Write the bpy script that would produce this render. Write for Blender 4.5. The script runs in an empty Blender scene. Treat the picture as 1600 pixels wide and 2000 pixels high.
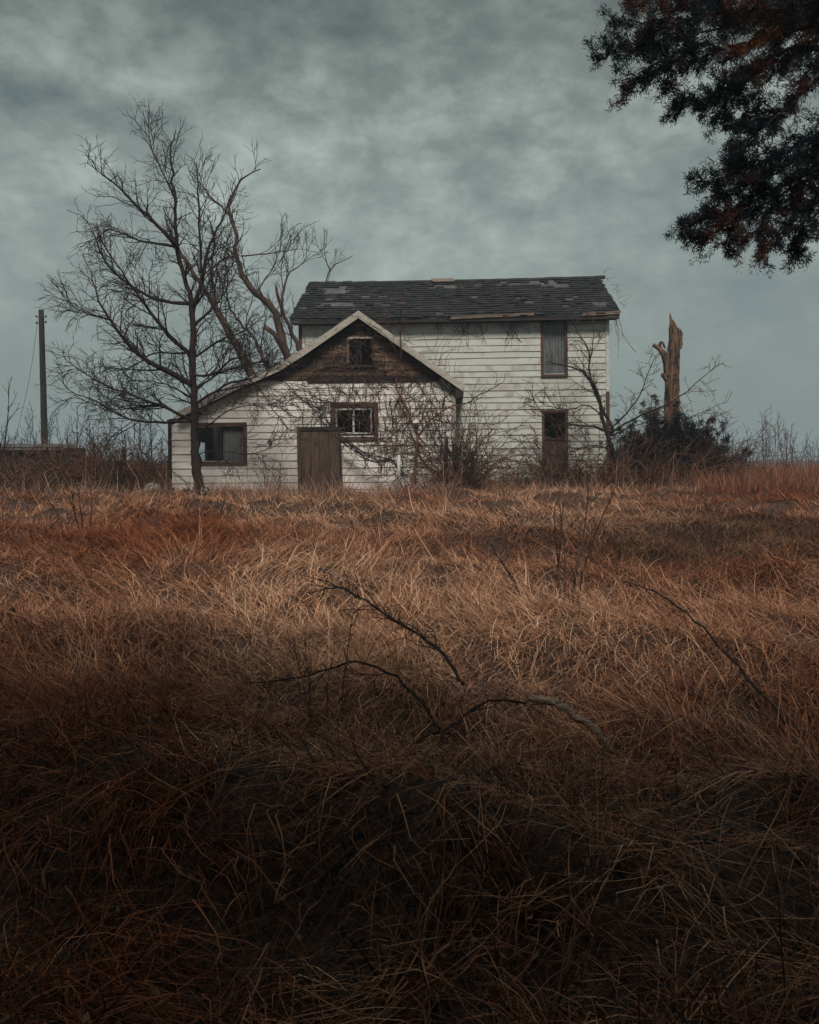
import bpy, math, random
import numpy as np
from mathutils import Matrix, Vector, Euler

# ------------------------------------------------------------------ camera, sky, sun, exposure
R = math.radians
scene = bpy.context.scene
CAM = Vector((0, 0, 1.6)); F = 1600.0; U0 = 800.0; V0 = 895.0
cam_d = bpy.data.cameras.new('camera'); cam = bpy.data.objects.new('camera', cam_d)
scene.collection.objects.link(cam); scene.camera = cam
cam.location = CAM; cam.rotation_euler = (R(90), 0, 0)
cam_d.sensor_fit = 'HORIZONTAL'; cam_d.sensor_width = 36; cam_d.lens = 36
cam_d.shift_y = -105 / 1600; cam_d.clip_start = 0.05; cam_d.clip_end = 3000

SUN_EL, SUN_AZ = 49.0, 178.0      # azimuth the light comes from, clockwise from +Y
scene.cycles.max_bounces = 5; scene.cycles.diffuse_bounces = 2; scene.cycles.glossy_bounces = 2
vs = scene.view_settings
vs.view_transform = 'Standard'; vs.look = 'None'; vs.gamma = 1; vs.exposure = 0.72; vs.use_curve_mapping = False

world = bpy.data.worlds.new('World'); scene.world = world; world.use_nodes = True
def build_world():
    nt = world.node_tree; N = nt.nodes; L = nt.links; N.clear()
    out = N.new('ShaderNodeOutputWorld')
    sky = N.new('ShaderNodeTexSky'); sky.sky_type = 'NISHITA'; sky.sun_disc = False
    sky.sun_elevation = R(SUN_EL); sky.sun_rotation = R(SUN_AZ)
    sky.dust_density = 2.0
    b1 = N.new('ShaderNodeBackground'); b1.inputs[1].default_value = 0.05
    L.new(sky.outputs[0], b1.inputs[0])
    tc = N.new('ShaderNodeTexCoord'); sp = N.new('ShaderNodeSeparateXYZ'); L.new(tc.outputs['Generated'], sp.inputs[0])
    def m(op, a, b=None, clamp=False):
        n = N.new('ShaderNodeMath'); n.operation = op; n.use_clamp = clamp
        for i, x in enumerate((a, b)):
            if x is None: continue
            if isinstance(x, (int, float)): n.inputs[i].default_value = x
            else: L.new(x, n.inputs[i])
        return n.outputs[0]
    z = m('MAXIMUM', sp.outputs[2], 0.0)
    cb = N.new('ShaderNodeCombineXYZ')
    den = m('ADD', m('MULTIPLY', z, 0.9), 0.62)
    L.new(m('DIVIDE', sp.outputs[0], den), cb.inputs[0]); L.new(m('DIVIDE', sp.outputs[1], den), cb.inputs[1]); L.new(m('MULTIPLY', z, 1.1), cb.inputs[2])
    def noise(scale, detail, rough, off, dist=0.0):
        mp = N.new('ShaderNodeMapping'); mp.inputs['Location'].default_value = off; L.new(cb.outputs[0], mp.inputs[0])
        n = N.new('ShaderNodeTexNoise'); n.inputs['Scale'].default_value = scale; n.inputs['Detail'].default_value = detail
        n.inputs['Roughness'].default_value = rough; n.inputs['Distortion'].default_value = dist
        L.new(mp.outputs[0], n.inputs[0]); return n.outputs[0]
    big = noise(2.1, 3, 0.5, (9.7, 7.3, 0.4)); mid = noise(9.5, 8, 0.62, (6.5, 5.2, 1.0), 0.1)
    v = m('ADD', m('MULTIPLY', big, 0.40), m('MULTIPLY', mid, 0.80))       # about 0.3 .. 0.9
    # clouds read softer where the deck recedes to the horizon
    amp = m('MULTIPLY', m('SUBTRACT', v, 0.60), m('MINIMUM', m('MAXIMUM', m('MULTIPLY', m('SUBTRACT', z, 0.05), 5.6), 0.08), 1.9))
    rmp = N.new('ShaderNodeValToRGB'); L.new(m('ADD', amp, 0.5, True), rmp.inputs[0])
    e = rmp.color_ramp.elements; e[0].position = 0.22; e[0].color = (0.150, 0.190, 0.188, 1)
    e[1].position = 0.80; e[1].color = (0.44, 0.505, 0.465, 1)
    k = e.new(0.5); k.color = (0.262, 0.310, 0.290, 1)
    # the deck is thinner and so lighter low down, thicker and darker overhead
    g = N.new('ShaderNodeValToRGB'); L.new(z, g.inputs[0]); ge = g.color_ramp.elements
    ge[0].position = 0.0; ge[1].position = 1.0
    for el, val in ((ge[0], .50), (ge[1], .28), (ge.new(.14), .60), (ge.new(.28), .65), (ge.new(.50), .36)): el.color = (val, val, val, 1)
    b2 = N.new('ShaderNodeBackground'); L.new(rmp.outputs[0], b2.inputs[0]); L.new(g.outputs[0], b2.inputs[1])
    cov = N.new('ShaderNodeMapRange'); cov.inputs['From Min'].default_value = 0.34; cov.inputs['From Max'].default_value = 0.5
    cov.inputs['To Min'].default_value = 0.70; cov.inputs['To Max'].default_value = 0.96; L.new(v, cov.inputs[0])
    mx = N.new('ShaderNodeMixShader'); L.new(cov.outputs[0], mx.inputs[0]); L.new(b1.outputs[0], mx.inputs[1]); L.new(b2.outputs[0], mx.inputs[2])
    L.new(mx.outputs[0], out.inputs[0])
build_world()
sun_d = bpy.data.lights.new('sun', 'SUN'); sun = bpy.data.objects.new('sun', sun_d); scene.collection.objects.link(sun)
sun_d.energy = 1.5; sun_d.angle = R(17); sun_d.color = (1.0, 0.95, 0.87)
_el, _az = R(SUN_EL), R(SUN_AZ)
_to = Vector((math.sin(_az) * math.cos(_el), math.cos(_az) * math.cos(_el), math.sin(_el)))
sun.rotation_euler = _to.to_track_quat('Z', 'Y').to_euler(); sun.location = _to * 60

# ------------------------------------------------------------------ helpers
rng = np.random.default_rng(11); random.seed(5)
COL = scene.collection
def at(u, v, Y):                       # a point of the place seen at photo pixel (u, v), Y metres away
    return np.array([(u - U0) / F * Y, Y, CAM.z + (V0 - v) / F * Y])
_k = np.random.default_rng(3)
_W = [(2 * math.pi / w * math.cos(a), 2 * math.pi / w * math.sin(a), p, s) for w, s, a, p in
      zip(_k.uniform(1.3, 4.5, 14), _k.uniform(.4, 1, 14), _k.uniform(0, 6.3, 14), _k.uniform(0, 6.3, 14))]
def wave(x, y):
    s = 0
    for kx, ky, p, a in _W: s = s + a * np.sin(kx * x + ky * y + p)
    return s / 3.2
def gz(x, y):
    x = np.asarray(x, float); y = np.asarray(y, float)
    t = np.clip((y - 0.5) / 20.0, 0, 1); base = 0.585 * (0.75 * t + 0.25 * t * t * (3 - 2 * t))
    fade = np.clip((24 - np.abs(y - 6)) / 10, 0.15, 1)
    return base + 0.055 * wave(x * 2.7 + 4, y * 2.7) * np.clip((23 - np.abs(y - 1)) / 6, 0, 1) + 0.14 * wave(x, y) * fade + 0.05 * np.sin(y * 0.9 + 0.35 * x) * fade

class MB:
    """collects quads and tubes, then links them as one mesh object"""
    def __init__(s): s.v = []; s.q = []; s.n = 0; s.t = []
    def raw(s, v, q, tint=None):
        v = np.asarray(v, float); q = np.asarray(q, int)
        s.v.append(v); s.q.append(q + s.n); s.n += len(v)
        s.t.append(np.full(len(v), 0.5) if tint is None else np.broadcast_to(tint, (len(v),)))
        return s
    def box(s, x0, x1, y0, y1, z0, z1, tint=None):
        v = [(x0,y0,z0),(x1,y0,z0),(x1,y1,z0),(x0,y1,z0),(x0,y0,z1),(x1,y0,z1),(x1,y1,z1),(x0,y1,z1)]
        return s.raw(v, [(0,3,2,1),(4,5,6,7),(0,1,5,4),(1,2,6,5),(2,3,7,6),(3,0,4,7)], tint)
    def hexa(s, v, tint=None):         # eight corners: bottom ring then top ring
        return s.raw(v, [(0,3,2,1),(4,5,6,7),(0,1,5,4),(1,2,6,5),(2,3,7,6),(3,0,4,7)], tint)
    def tube(s, p, r, sides=3, tint=None, squash=None):
        p = np.asarray(p, float); n = len(p); r = np.broadcast_to(r, (n,))
        t = np.gradient(p, axis=0); t /= (np.linalg.norm(t, axis=1, keepdims=True) + 1e-9)
        ref = np.array([0.31, 0.87, 0.38]) if abs(t[0] @ np.array([0.31, 0.87, 0.38])) < .9 else np.array([1., 0, 0])
        a = np.cross(t, ref); a /= (np.linalg.norm(a, axis=1, keepdims=True) + 1e-9); b = np.cross(t, a)
        th = np.arange(sides) * 2 * math.pi / sides
        rr = r[:, None] * (np.ones((n, sides)) if squash is None else squash)
        v = p[:, None, :] + rr[:, :, None] * (np.cos(th)[None, :, None] * a[:, None, :] + np.sin(th)[None, :, None] * b[:, None, :])
        i = np.arange(n - 1)[:, None] * sides; j = np.arange(sides)[None, :]; j2 = (j + 1) % sides
        q = np.stack([i + j, i + j2, i + sides + j2, i + sides + j], -1).reshape(-1, 4)
        v = v.reshape(-1, 3)
        if sides >= 4:                 # caps
            v = np.vstack([v, p[:1], p[-1:]]); c0, c1 = n * sides, n * sides + 1; o = (n - 1) * sides
            cap = [(c0, (k + 2) % sides, k + 1 if k + 1 < sides else 0, k) for k in range(0, sides - 1, 2)] + \
                  [(c1, o + k, o + k + 1, o + (k + 2) % sides) for k in range(0, sides - 1, 2)]
            q = np.vstack([q, cap])
        return s.raw(v, q, tint)
    def mesh(s, name, material, smooth=False):
        me = bpy.data.meshes.new(name)
        v = np.vstack(s.v); q = np.vstack(s.q); t = np.concatenate(s.t)
        me.vertices.add(len(v)); me.vertices.foreach_set('co', v.astype(np.float32).ravel())
        me.loops.add(q.size); me.loops.foreach_set('vertex_index', q.astype(np.int32).ravel())
        me.polygons.add(len(q)); me.polygons.foreach_set('loop_start', np.arange(0, q.size, 4, dtype=np.int32))
        me.polygons.foreach_set('use_smooth', np.full(len(q), smooth))
        at_ = me.attributes.new('tint', 'FLOAT', 'POINT'); at_.data.foreach_set('value', t.astype(np.float32))
        me.update(calc_edges=True); me.validate()
        if material: me.materials.append(material)
        return me
    def build(s, name, material, parent=None, smooth=False):
        return link(name, s.mesh(name, material, smooth), parent)
def link(name, data, parent=None):
    o = bpy.data.objects.new(name, data); COL.objects.link(o)
    if parent is not None: o.parent = parent
    return o
def tag(o, label=None, cat=None, group=None, kind=None):
    for k, x in (('label', label), ('category', cat), ('group', group), ('kind', kind)):
        if x: o[k] = x
    return o
def thing(name, label, cat, loc=(0, 0, 0), group=None):
    o = link(name, None); o.location = loc; return tag(o, label, cat, group)

# ------------------------------------------------------------------ materials
def mat(name, c0, c1, scale=4.0, stretch=(1, 1, 1), rough=0.8, detail=6, lo=0.35, hi=0.65, bump=0.0, vary=0.0,
        tint=False, c2=None, scale2=1.0, lo2=0.5, hi2=0.6, stretch2=(1, 1, 1), transl=0.0, spec=0.3, bscale=None):
    m = bpy.data.materials.new(name); m.use_nodes = True; nt = m.node_tree; N = nt.nodes; L = nt.links
    bs = N['Principled BSDF']; bs.inputs['Roughness'].default_value = rough; bs.inputs['Specular IOR Level'].default_value = spec
    tc = N.new('ShaderNodeTexCoord')
    def ns(sc, st, det, l, h):
        mp = N.new('ShaderNodeMapping'); mp.inputs['Scale'].default_value = st; L.new(tc.outputs['Object'], mp.inputs[0])
        if vary:
            oi = N.new('ShaderNodeObjectInfo'); sc_ = N.new('ShaderNodeVectorMath'); sc_.operation = 'SCALE'
            cbx = N.new('ShaderNodeCombineXYZ')
            for i in range(3): L.new(oi.outputs['Random'], cbx.inputs[i])
            L.new(cbx.outputs[0], sc_.inputs[0]); sc_.inputs['Scale'].default_value = 37.0
            L.new(sc_.outputs[0], mp.inputs['Location'])
        n = N.new('ShaderNodeTexNoise'); n.inputs['Scale'].default_value = sc; n.inputs['Detail'].default_value = det
        n.inputs['Roughness'].default_value = 0.6
        L.new(mp.outputs[0], n.inputs[0])
        r = N.new('ShaderNodeMapRange'); r.inputs['From Min'].default_value = l; r.inputs['From Max'].default_value = h
        L.new(n.outputs[0], r.inputs[0]); return r.outputs[0], n.outputs[0]
    def mix(f, a, b, kind='MIX'):
        n = N.new('ShaderNodeMix'); n.data_type = 'RGBA'; n.blend_type = kind
        for s_, x in ((0, f), (6, a), (7, b)):
            if isinstance(x, (int, float)): n.inputs[s_].default_value = x
            elif isinstance(x, tuple): n.inputs[s_].default_value = (*x[:3], 1)
            else: L.new(x, n.inputs[s_])
        return n.outputs[2]
    f, raw = ns(scale, stretch, detail, lo, hi)
    c = mix(f, c0, c1)
    if c2:
        f2, _ = ns(scale2, stretch2, 5, lo2, hi2); c = mix(f2, c, c2)
    if vary or tint:
        src = None
        if tint:
            an = N.new('ShaderNodeAttribute'); an.attribute_name = 'tint'; src = an.outputs['Fac']
            mr = N.new('ShaderNodeMapRange'); mr.inputs['To Min'].default_value = 0.45; mr.inputs['To Max'].default_value = 1.55
            L.new(src, mr.inputs[0]); c = mix(1.0, c, mr.outputs[0], 'MULTIPLY')
        if vary:
            oi = N.new('ShaderNodeObjectInfo'); mr = N.new('ShaderNodeMapRange')
            mr.inputs['To Min'].default_value = 1 - vary; mr.inputs['To Max'].default_value = 1 + vary
            L.new(oi.outputs['Random'], mr.inputs[0]); c = mix(1.0, c, mr.outputs[0], 'MULTIPLY')
    L.new(c, bs.inputs['Base Color'])
    if bump:
        bn = N.new('ShaderNodeBump'); bn.inputs['Strength'].default_value = 0.8; bn.inputs['Distance'].default_value = bump
        if bscale:
            _, raw = ns(bscale, stretch, 4, 0, 1)
        L.new(raw, bn.inputs['Height']); L.new(bn.outputs[0], bs.inputs['Normal'])
    if transl:
        out = N['Material Output']; tr = N.new('ShaderNodeBsdfTranslucent'); L.new(c, tr.inputs[0])
        ms = N.new('ShaderNodeMixShader'); ms.inputs[0].default_value = transl
        L.new(bs.outputs[0], ms.inputs[1]); L.new(tr.outputs[0], ms.inputs[2]); L.new(ms.outputs[0], out.inputs[0])
    return m
M = {}
M['soil'] = mat('soil', (0.030, 0.024, 0.025), (0.095, 0.053, 0.038), 18.0, rough=0.95, bump=0.03, c2=(0.16, 0.09, 0.06), scale2=55, stretch2=(1, .3, 1), lo2=.52, hi2=.66, spec=0.1)
M['siding'] = mat('siding', (0.585, 0.59, 0.54), (0.50, 0.485, 0.43), 1.3, (0.6, 1, 2.5), rough=0.55, vary=0.05, bump=0.002, bscale=8,
                  c2=(0.31, 0.25, 0.205), scale2=2.6, stretch2=(1.2, 1, .8), lo2=.50, hi2=.76)
M['siding_wing'] = mat('siding_wing', (0.80, 0.75, 0.70), (0.70, 0.645, 0.59), 1.1, (0.7, 1, 2.5), rough=0.6, vary=0.07, bump=0.002, bscale=8,
                  c2=(0.30, 0.22, 0.17), scale2=1.9, stretch2=(1.6, 1, .6), lo2=.56, hi2=.90)
M['sheathing'] = mat('sheathing', (0.09, 0.06, 0.045), (0.05, 0.035, 0.03), 5, rough=0.9)
M['old_wood'] = mat('old_wood', (0.17, 0.105, 0.07), (0.035, 0.024, 0.021), 2.2, (1, 4, 14), rough=0.85, vary=0.7, bump=0.008,
                    c2=(0.40, 0.26, 0.16), scale2=2.2, stretch2=(1, 1, 3), lo2=.56, hi2=.72)
M['frame_wood'] = mat('frame_wood', (0.12, 0.055, 0.04), (0.055, 0.026, 0.022), 6, (1, 1, 1), rough=0.8, vary=0.2, bump=0.004,
                      c2=(0.35, 0.30, 0.26), scale2=14, lo2=.66, hi2=.72)
M['pale_trim'] = mat('pale_trim', (0.50, 0.455, 0.40), (0.35, 0.305, 0.26), 3, (1, 1, 3), rough=0.75, vary=0.06, bump=0.003,
                     c2=(0.16, 0.12, 0.10), scale2=5, lo2=.6, hi2=.75)
M['fascia'] = mat('fascia', (0.25, 0.17, 0.13), (0.11, 0.075, 0.06), 3, (1, 1, 4), rough=0.8, bump=0.003)
M['dark_wood'] = mat('dark_wood', (0.045, 0.032, 0.028), (0.022, 0.02, 0.022), 3, (1, 3, 8), rough=0.9, vary=0.3, bump=0.005)
M['panel_wood'] = mat('panel_wood', (0.115, 0.068, 0.048), (0.042, 0.027, 0.023), 2.6, (7, 2, 0.6), rough=0.85, vary=0.12, bump=0.004,
                      c2=(0.035, 0.025, 0.022), scale2=4, lo2=.62, hi2=.72)
M['white_paint'] = mat('white_paint', (0.62, 0.62, 0.60), (0.46, 0.45, 0.43), 8, rough=0.5)
M['curtain'] = mat('curtain', (0.34, 0.32, 0.32), (0.21, 0.195, 0.19), 3, (6, 1, .5), rough=0.9)
M['shingle'] = mat('shingle', (0.025, 0.018, 0.016), (0.007, 0.007, 0.010), 2.5, (1, 1, 1), rough=0.62, vary=0.45, tint=True, bump=0.004, bscale=40,
                   c2=(0.09, 0.095, 0.105), scale2=6, lo2=.62, hi2=.74, spec=0.35)
M['roof_deck'] = mat('roof_deck', (0.13, 0.125, 0.125), (0.05, 0.048, 0.05), 2.0, (1, 1, 1), rough=0.7)
M['bark'] = mat('bark', (0.055, 0.034, 0.027), (0.018, 0.015, 0.016), 7, (1, 1, .35), rough=0.9, bump=0.02, spec=0.1)
M['bark_back'] = mat('bark_back', (0.125, 0.070, 0.048), (0.045, 0.03, 0.026), 6, (1, 1, .35), rough=0.9, bump=0.025, spec=0.1)
M['twig'] = mat('twig', (0.050, 0.032, 0.027), (0.024, 0.019, 0.019), 3, rough=0.9, tint=True, spec=0.1)
M['vine'] = mat('vine', (0.135, 0.075, 0.052), (0.05, 0.032, 0.027), 3, rough=0.9, tint=True, spec=0.1)
M['cane'] = mat('cane', (0.19, 0.088, 0.054), (0.065, 0.031, 0.024), 2, rough=0.85, tint=True, spec=0.15)
M['dark_stick'] = mat('dark_stick', (0.040, 0.028, 0.025), (0.018, 0.016, 0.018), 6, rough=0.9, bump=0.01, spec=0.1)
M['snag'] = mat('snag', (0.23, 0.125, 0.072), (0.06, 0.038, 0.03), 5, (2.2, 2.2, .35), rough=0.85, bump=0.05, lo=.4, hi=.62,
                c2=(0.028, 0.022, 0.022), scale2=3.4, stretch2=(2.5, 2.5, .35), lo2=.50, hi2=.58)
M['log'] = mat('log', (0.36, 0.27, 0.21), (0.09, 0.06, 0.045), 4, (1.5, 22, 22), rough=0.85, bump=0.012)
M['juniper'] = mat('juniper', (0.020, 0.022, 0.024), (0.06, 0.034, 0.025), 2.0, rough=0.8, tint=True, spec=0.1, lo=.45, hi=.7)
M['cedar'] = mat('cedar', (0.011, 0.016, 0.021), (0.17, 0.055, 0.021), 1.35, rough=0.75, tint=True, detail=3, lo=.51, hi=.70, transl=0.12, spec=0.15)
M['shade_flecks'] = mat('shade_flecks', (0.022, 0.035, 0.052), (0.036, 0.046, 0.060), 9, rough=0.6, tint=True)  # dark blue tone put in for the shade of the foreground
M['pole'] = mat('pole', (0.045, 0.028, 0.022), (0.016, 0.014, 0.016), 5, (3, 3, .3), rough=0.9, bump=0.01)
M['metal_dark'] = mat('metal_dark', (0.05, 0.05, 0.055), (0.03, 0.028, 0.03), 5, rough=0.5)
M['tin'] = mat('tin', (0.30, 0.31, 0.31), (0.16, 0.13, 0.115), 3, rough=0.5)
M['chrome'] = mat('chrome', (0.30, 0.29, 0.28), (0.13, 0.10, 0.085), 9, rough=0.4)
M['leaf'] = mat('leaf', (0.24, 0.12, 0.07), (0.11, 0.055, 0.037), 6, rough=0.8, tint=True, transl=0.2)
M['evergreen_leaf'] = mat('evergreen_leaf', (0.03, 0.038, 0.035), (0.015, 0.02, 0.022), 6, rough=0.5, tint=True)
M['interior'] = mat('interior', (0.10, 0.085, 0.075), (0.05, 0.045, 0.045), 2, rough=0.95)
def glass_mat():
    m = bpy.data.materials.new('glass'); m.use_nodes = True; nt = m.node_tree; N = nt.nodes; L = nt.links; N.clear()
    o = N.new('ShaderNodeOutputMaterial'); g = N.new('ShaderNodeBsdfGlossy'); g.inputs['Roughness'].default_value = 0.12
    g.inputs[0].default_value = (.8, .85, .9, 1)
    t = N.new('ShaderNodeBsdfTransparent'); t.inputs[0].default_value = (.88, .90, .90, 1)
    lw = N.new('ShaderNodeLayerWeight'); lw.inputs[0].default_value = 0.5; pw = N.new('ShaderNodeMath'); pw.operation = 'POWER'; pw.inputs[1].default_value = 3.0
    fr = N.new('ShaderNodeMath'); fr.operation = 'MULTIPLY_ADD'; fr.inputs[1].default_value = 0.6; fr.inputs[2].default_value = 0.04
    L.new(lw.outputs['Facing'], pw.inputs[0]); L.new(pw.outputs[0], fr.inputs[0])
    mx = N.new('ShaderNodeMixShader'); L.new(fr.outputs[0], mx.inputs[0]); L.new(t.outputs[0], mx.inputs[1]); L.new(g.outputs[0], mx.inputs[2])
    L.new(mx.outputs[0], o.inputs[0]); return m
M['glass'] = glass_mat()
def grass_mat(name, dark, mid, pale, red, where='INSTANCER'):
    m = bpy.data.materials.new(name); m.use_nodes = True; nt = m.node_tree; N = nt.nodes; L = nt.links
    bs = N['Principled BSDF']; bs.inputs['Roughness'].default_value = 0.7; bs.inputs['Specular IOR Level'].default_value = 0.2
    an = N.new('ShaderNodeAttribute'); an.attribute_name = 'tint'
    hu = N.new('ShaderNodeAttribute'); hu.attribute_type = where; hu.attribute_name = 'hue'
    rp = N.new('ShaderNodeValToRGB'); L.new(an.outputs['Fac'], rp.inputs[0]); e = rp.color_ramp.elements
    e[0].color = (*dark, 1); e[1].color = (*pale, 1); k = e.new(0.45); k.color = (*mid, 1)
    mx = N.new('ShaderNodeMix'); mx.data_type = 'RGBA'; mx.blend_type = 'MULTIPLY'; mx.inputs[7].default_value = (*red, 1)
    L.new(hu.outputs['Fac'], mx.inputs[0]); L.new(rp.outputs[0], mx.inputs[6])
    L.new(mx.outputs[2], bs.inputs['Base Color'])
    tr = N.new('ShaderNodeBsdfTranslucent'); L.new(mx.outputs[2], tr.inputs[0])
    ms = N.new('ShaderNodeMixShader'); ms.inputs[0].default_value = 0.2; L.new(bs.outputs[0], ms.inputs[1]); L.new(tr.outputs[0], ms.inputs[2])
    L.new(ms.outputs[0], N['Material Output'].inputs[0]); return m
M['straw'] = grass_mat('straw', (0.07, 0.043, 0.036), (0.36, 0.185, 0.12), (0.75, 0.50, 0.36), (1, 1, 1))
M['field_grass'] = grass_mat('field_grass', (0.06, 0.032, 0.026), (0.24, 0.095, 0.052), (0.46, 0.21, 0.125), (1, 1, 1))
GC = ((0.045, 0.030, 0.030), (0.45, 0.215, 0.122), (0.94, 0.60, 0.39), (0.52, 0.29, 0.20))
M['grass_mesh'] = grass_mat('dry_grass_mesh', *GC, where='GEOMETRY')

# ------------------------------------------------------------------ ground
def build_ground():
    def axis(a):
        return np.array(sorted(set(a)))
    ys = axis(list(np.round(np.arange(-30, -2, 2.0), 3)) + list(np.round(np.arange(-2, 26, 0.16), 3)) + list(np.round(26 * 1.16 ** np.arange(0, 20), 3)))
    xs_h = list(np.round(np.arange(0, 13, 0.16), 3)) + list(np.round(13 * 1.18 ** np.arange(0, 22), 3))
    xs = axis(xs_h + [-x for x in xs_h])
    X, Y = np.meshgrid(xs, ys); Z = gz(X, Y)
    v = np.stack([X, Y, Z], -1).reshape(-1, 3); nx, ny = len(xs), len(ys)
    i = np.arange(ny - 1)[:, None] * nx + np.arange(nx - 1)[None, :]
    q = np.stack([i, i + 1, i + nx + 1, i + nx], -1).reshape(-1, 4)
    o = MB().raw(v, q).build('ground', M['soil'], smooth=True); tag(o, 'dark soil and thatch under the dead grass', 'ground', kind='structure')
build_ground()

# ------------------------------------------------------------------ farmhouse
HM = Matrix.Translation((0, 26.1, 0)) @ Matrix.Rotation(R(-3.2), 4, 'Z') @ Matrix.Rotation(R(-0.45), 4, 'Y')
HI = HM.inverted()
def hp(u, v, d):                       # where the sight line of a photo pixel meets the house plane y = d, in house coordinates
    o = HI @ CAM; r = HI.to_3x3() @ Vector(((u - U0) / F, 1, (V0 - v) / F))
    t = (d - o.y) / r.y; p = o + r * t
    return p.x, p.z
house = thing('farmhouse', 'abandoned two-storey white clapboard farmhouse with dark shingle roof and gabled front wing', 'house')
house.matrix_world = HM
WD = -3.4                              # front plane of the wing
RD = -3.72                             # plane of its rake boards
mx0, mx1 = hp(586, 800, 0)[0], hp(1190, 800, 0)[0]
eave_z = hp(900, 624, 0)[1]
prof = [hp(u, v, RD) for u, v in ((343, 806), (460, 748), (545, 711), (588, 684), (700, 607), (907, 752))]   # top of the wing's rake
RT = 0.21
def under(x):                          # underside of the wing roof at x
    px = [p[0] for p in prof]; pz = [p[1] for p in prof]
    return float(np.interp(x, px, pz)) - RT
wx0, wx1 = hp(331, 850, WD)[0], hp(890, 850, WD)[0]
GZH = 0.50

def opening(u0, v0, u1, v1, d):
    a = hp(u0, v1, d); b = hp(u1, v0, d); return [a[0], b[0], a[1], b[1]]
OP = {
 'upper': opening(1062, 630, 1103, 731, 0), 'lower': opening(1064, 806, 1104, 925, 0),
 'left': opening(381, 832, 476, 901, WD), 'centre': opening(654, 795, 731, 853, WD), 'gable': opening(683, 661, 727, 713, WD)}

def pieces(z0, z1, xl, xr, ops, rx=0.0):
    """split one course between its ends and the openings: (x0 low, x0 high, x1 low, x1 high, z0, z1)"""
    segs = [[xl(z0), xl(z1), xr(z0), xr(z1), z0, z1]]
    for ox0, ox1, oz0, oz1 in ops:
        new = []
        for s in segs:
            if z1 <= oz0 + .005 or z0 >= oz1 - .005 or s[2] <= ox0 or s[0] >= ox1: new.append(s); continue
            if s[0] < ox0: new.append([s[0], s[1], ox0, ox0, z0, z1])
            if s[2] > ox1: new.append([ox1, ox1, s[2], s[3], z0, z1])
            if z0 < oz0 - .02: new.append([ox0, ox1 * 0 + ox0, ox1, ox1, z0, oz0])
            if z1 > oz1 + .02: new.append([ox0, ox0, ox1, ox1, oz1, z1])
        segs = new
    return [s for s in segs if s[2] - s[0] > 0.03 or s[3] - s[1] > 0.03]
def clapboard(s, d, thick=0.034, lap=0.02, rough=0.004, top=0.006):
    a0, a1, b0, b1, z0, z1 = s; n = max(1, int((b0 - a0) / 0.9)); mb = MB()
    ts = np.linspace(0, 1, n + 1); dz = rng.normal(0, rough, n + 1); dy = rng.normal(0, rough * .7, n + 1)
    rows = []
    for t, ez, ey in zip(ts, dz, dy):
        xl_, xh_ = a0 + (b0 - a0) * t, a1 + (b1 - a1) * t
        rows.append([(xl_, d - thick + ey, z0 - lap * .5 + ez), (xl_, d - 0.001, z0 + ez), (xh_, d - 0.001, z1 + lap * .5 + ez), (xh_, d - top + ey * .3, z1 + lap * .5 + ez)])
    v = np.array(rows).reshape(-1, 3); q = []
    for i in range(n):
        for j in range(4):
            k = (j + 1) % 4; q.append((i * 4 + j, (i + 1) * 4 + j, (i + 1) * 4 + k, i * 4 + k))
    q += [(0, 1, 2, 3), (n * 4 + 3, n * 4 + 2, n * 4 + 1, n * 4)]
    return mb.raw(v, q)
def courses(z_lo, z_hi, exp):
    n = int(round((z_hi - z_lo) / exp)); return [(z_lo + (z_hi - z_lo) * i / n, z_lo + (z_hi - z_lo) * (i + 1) / n) for i in range(n)]

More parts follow.
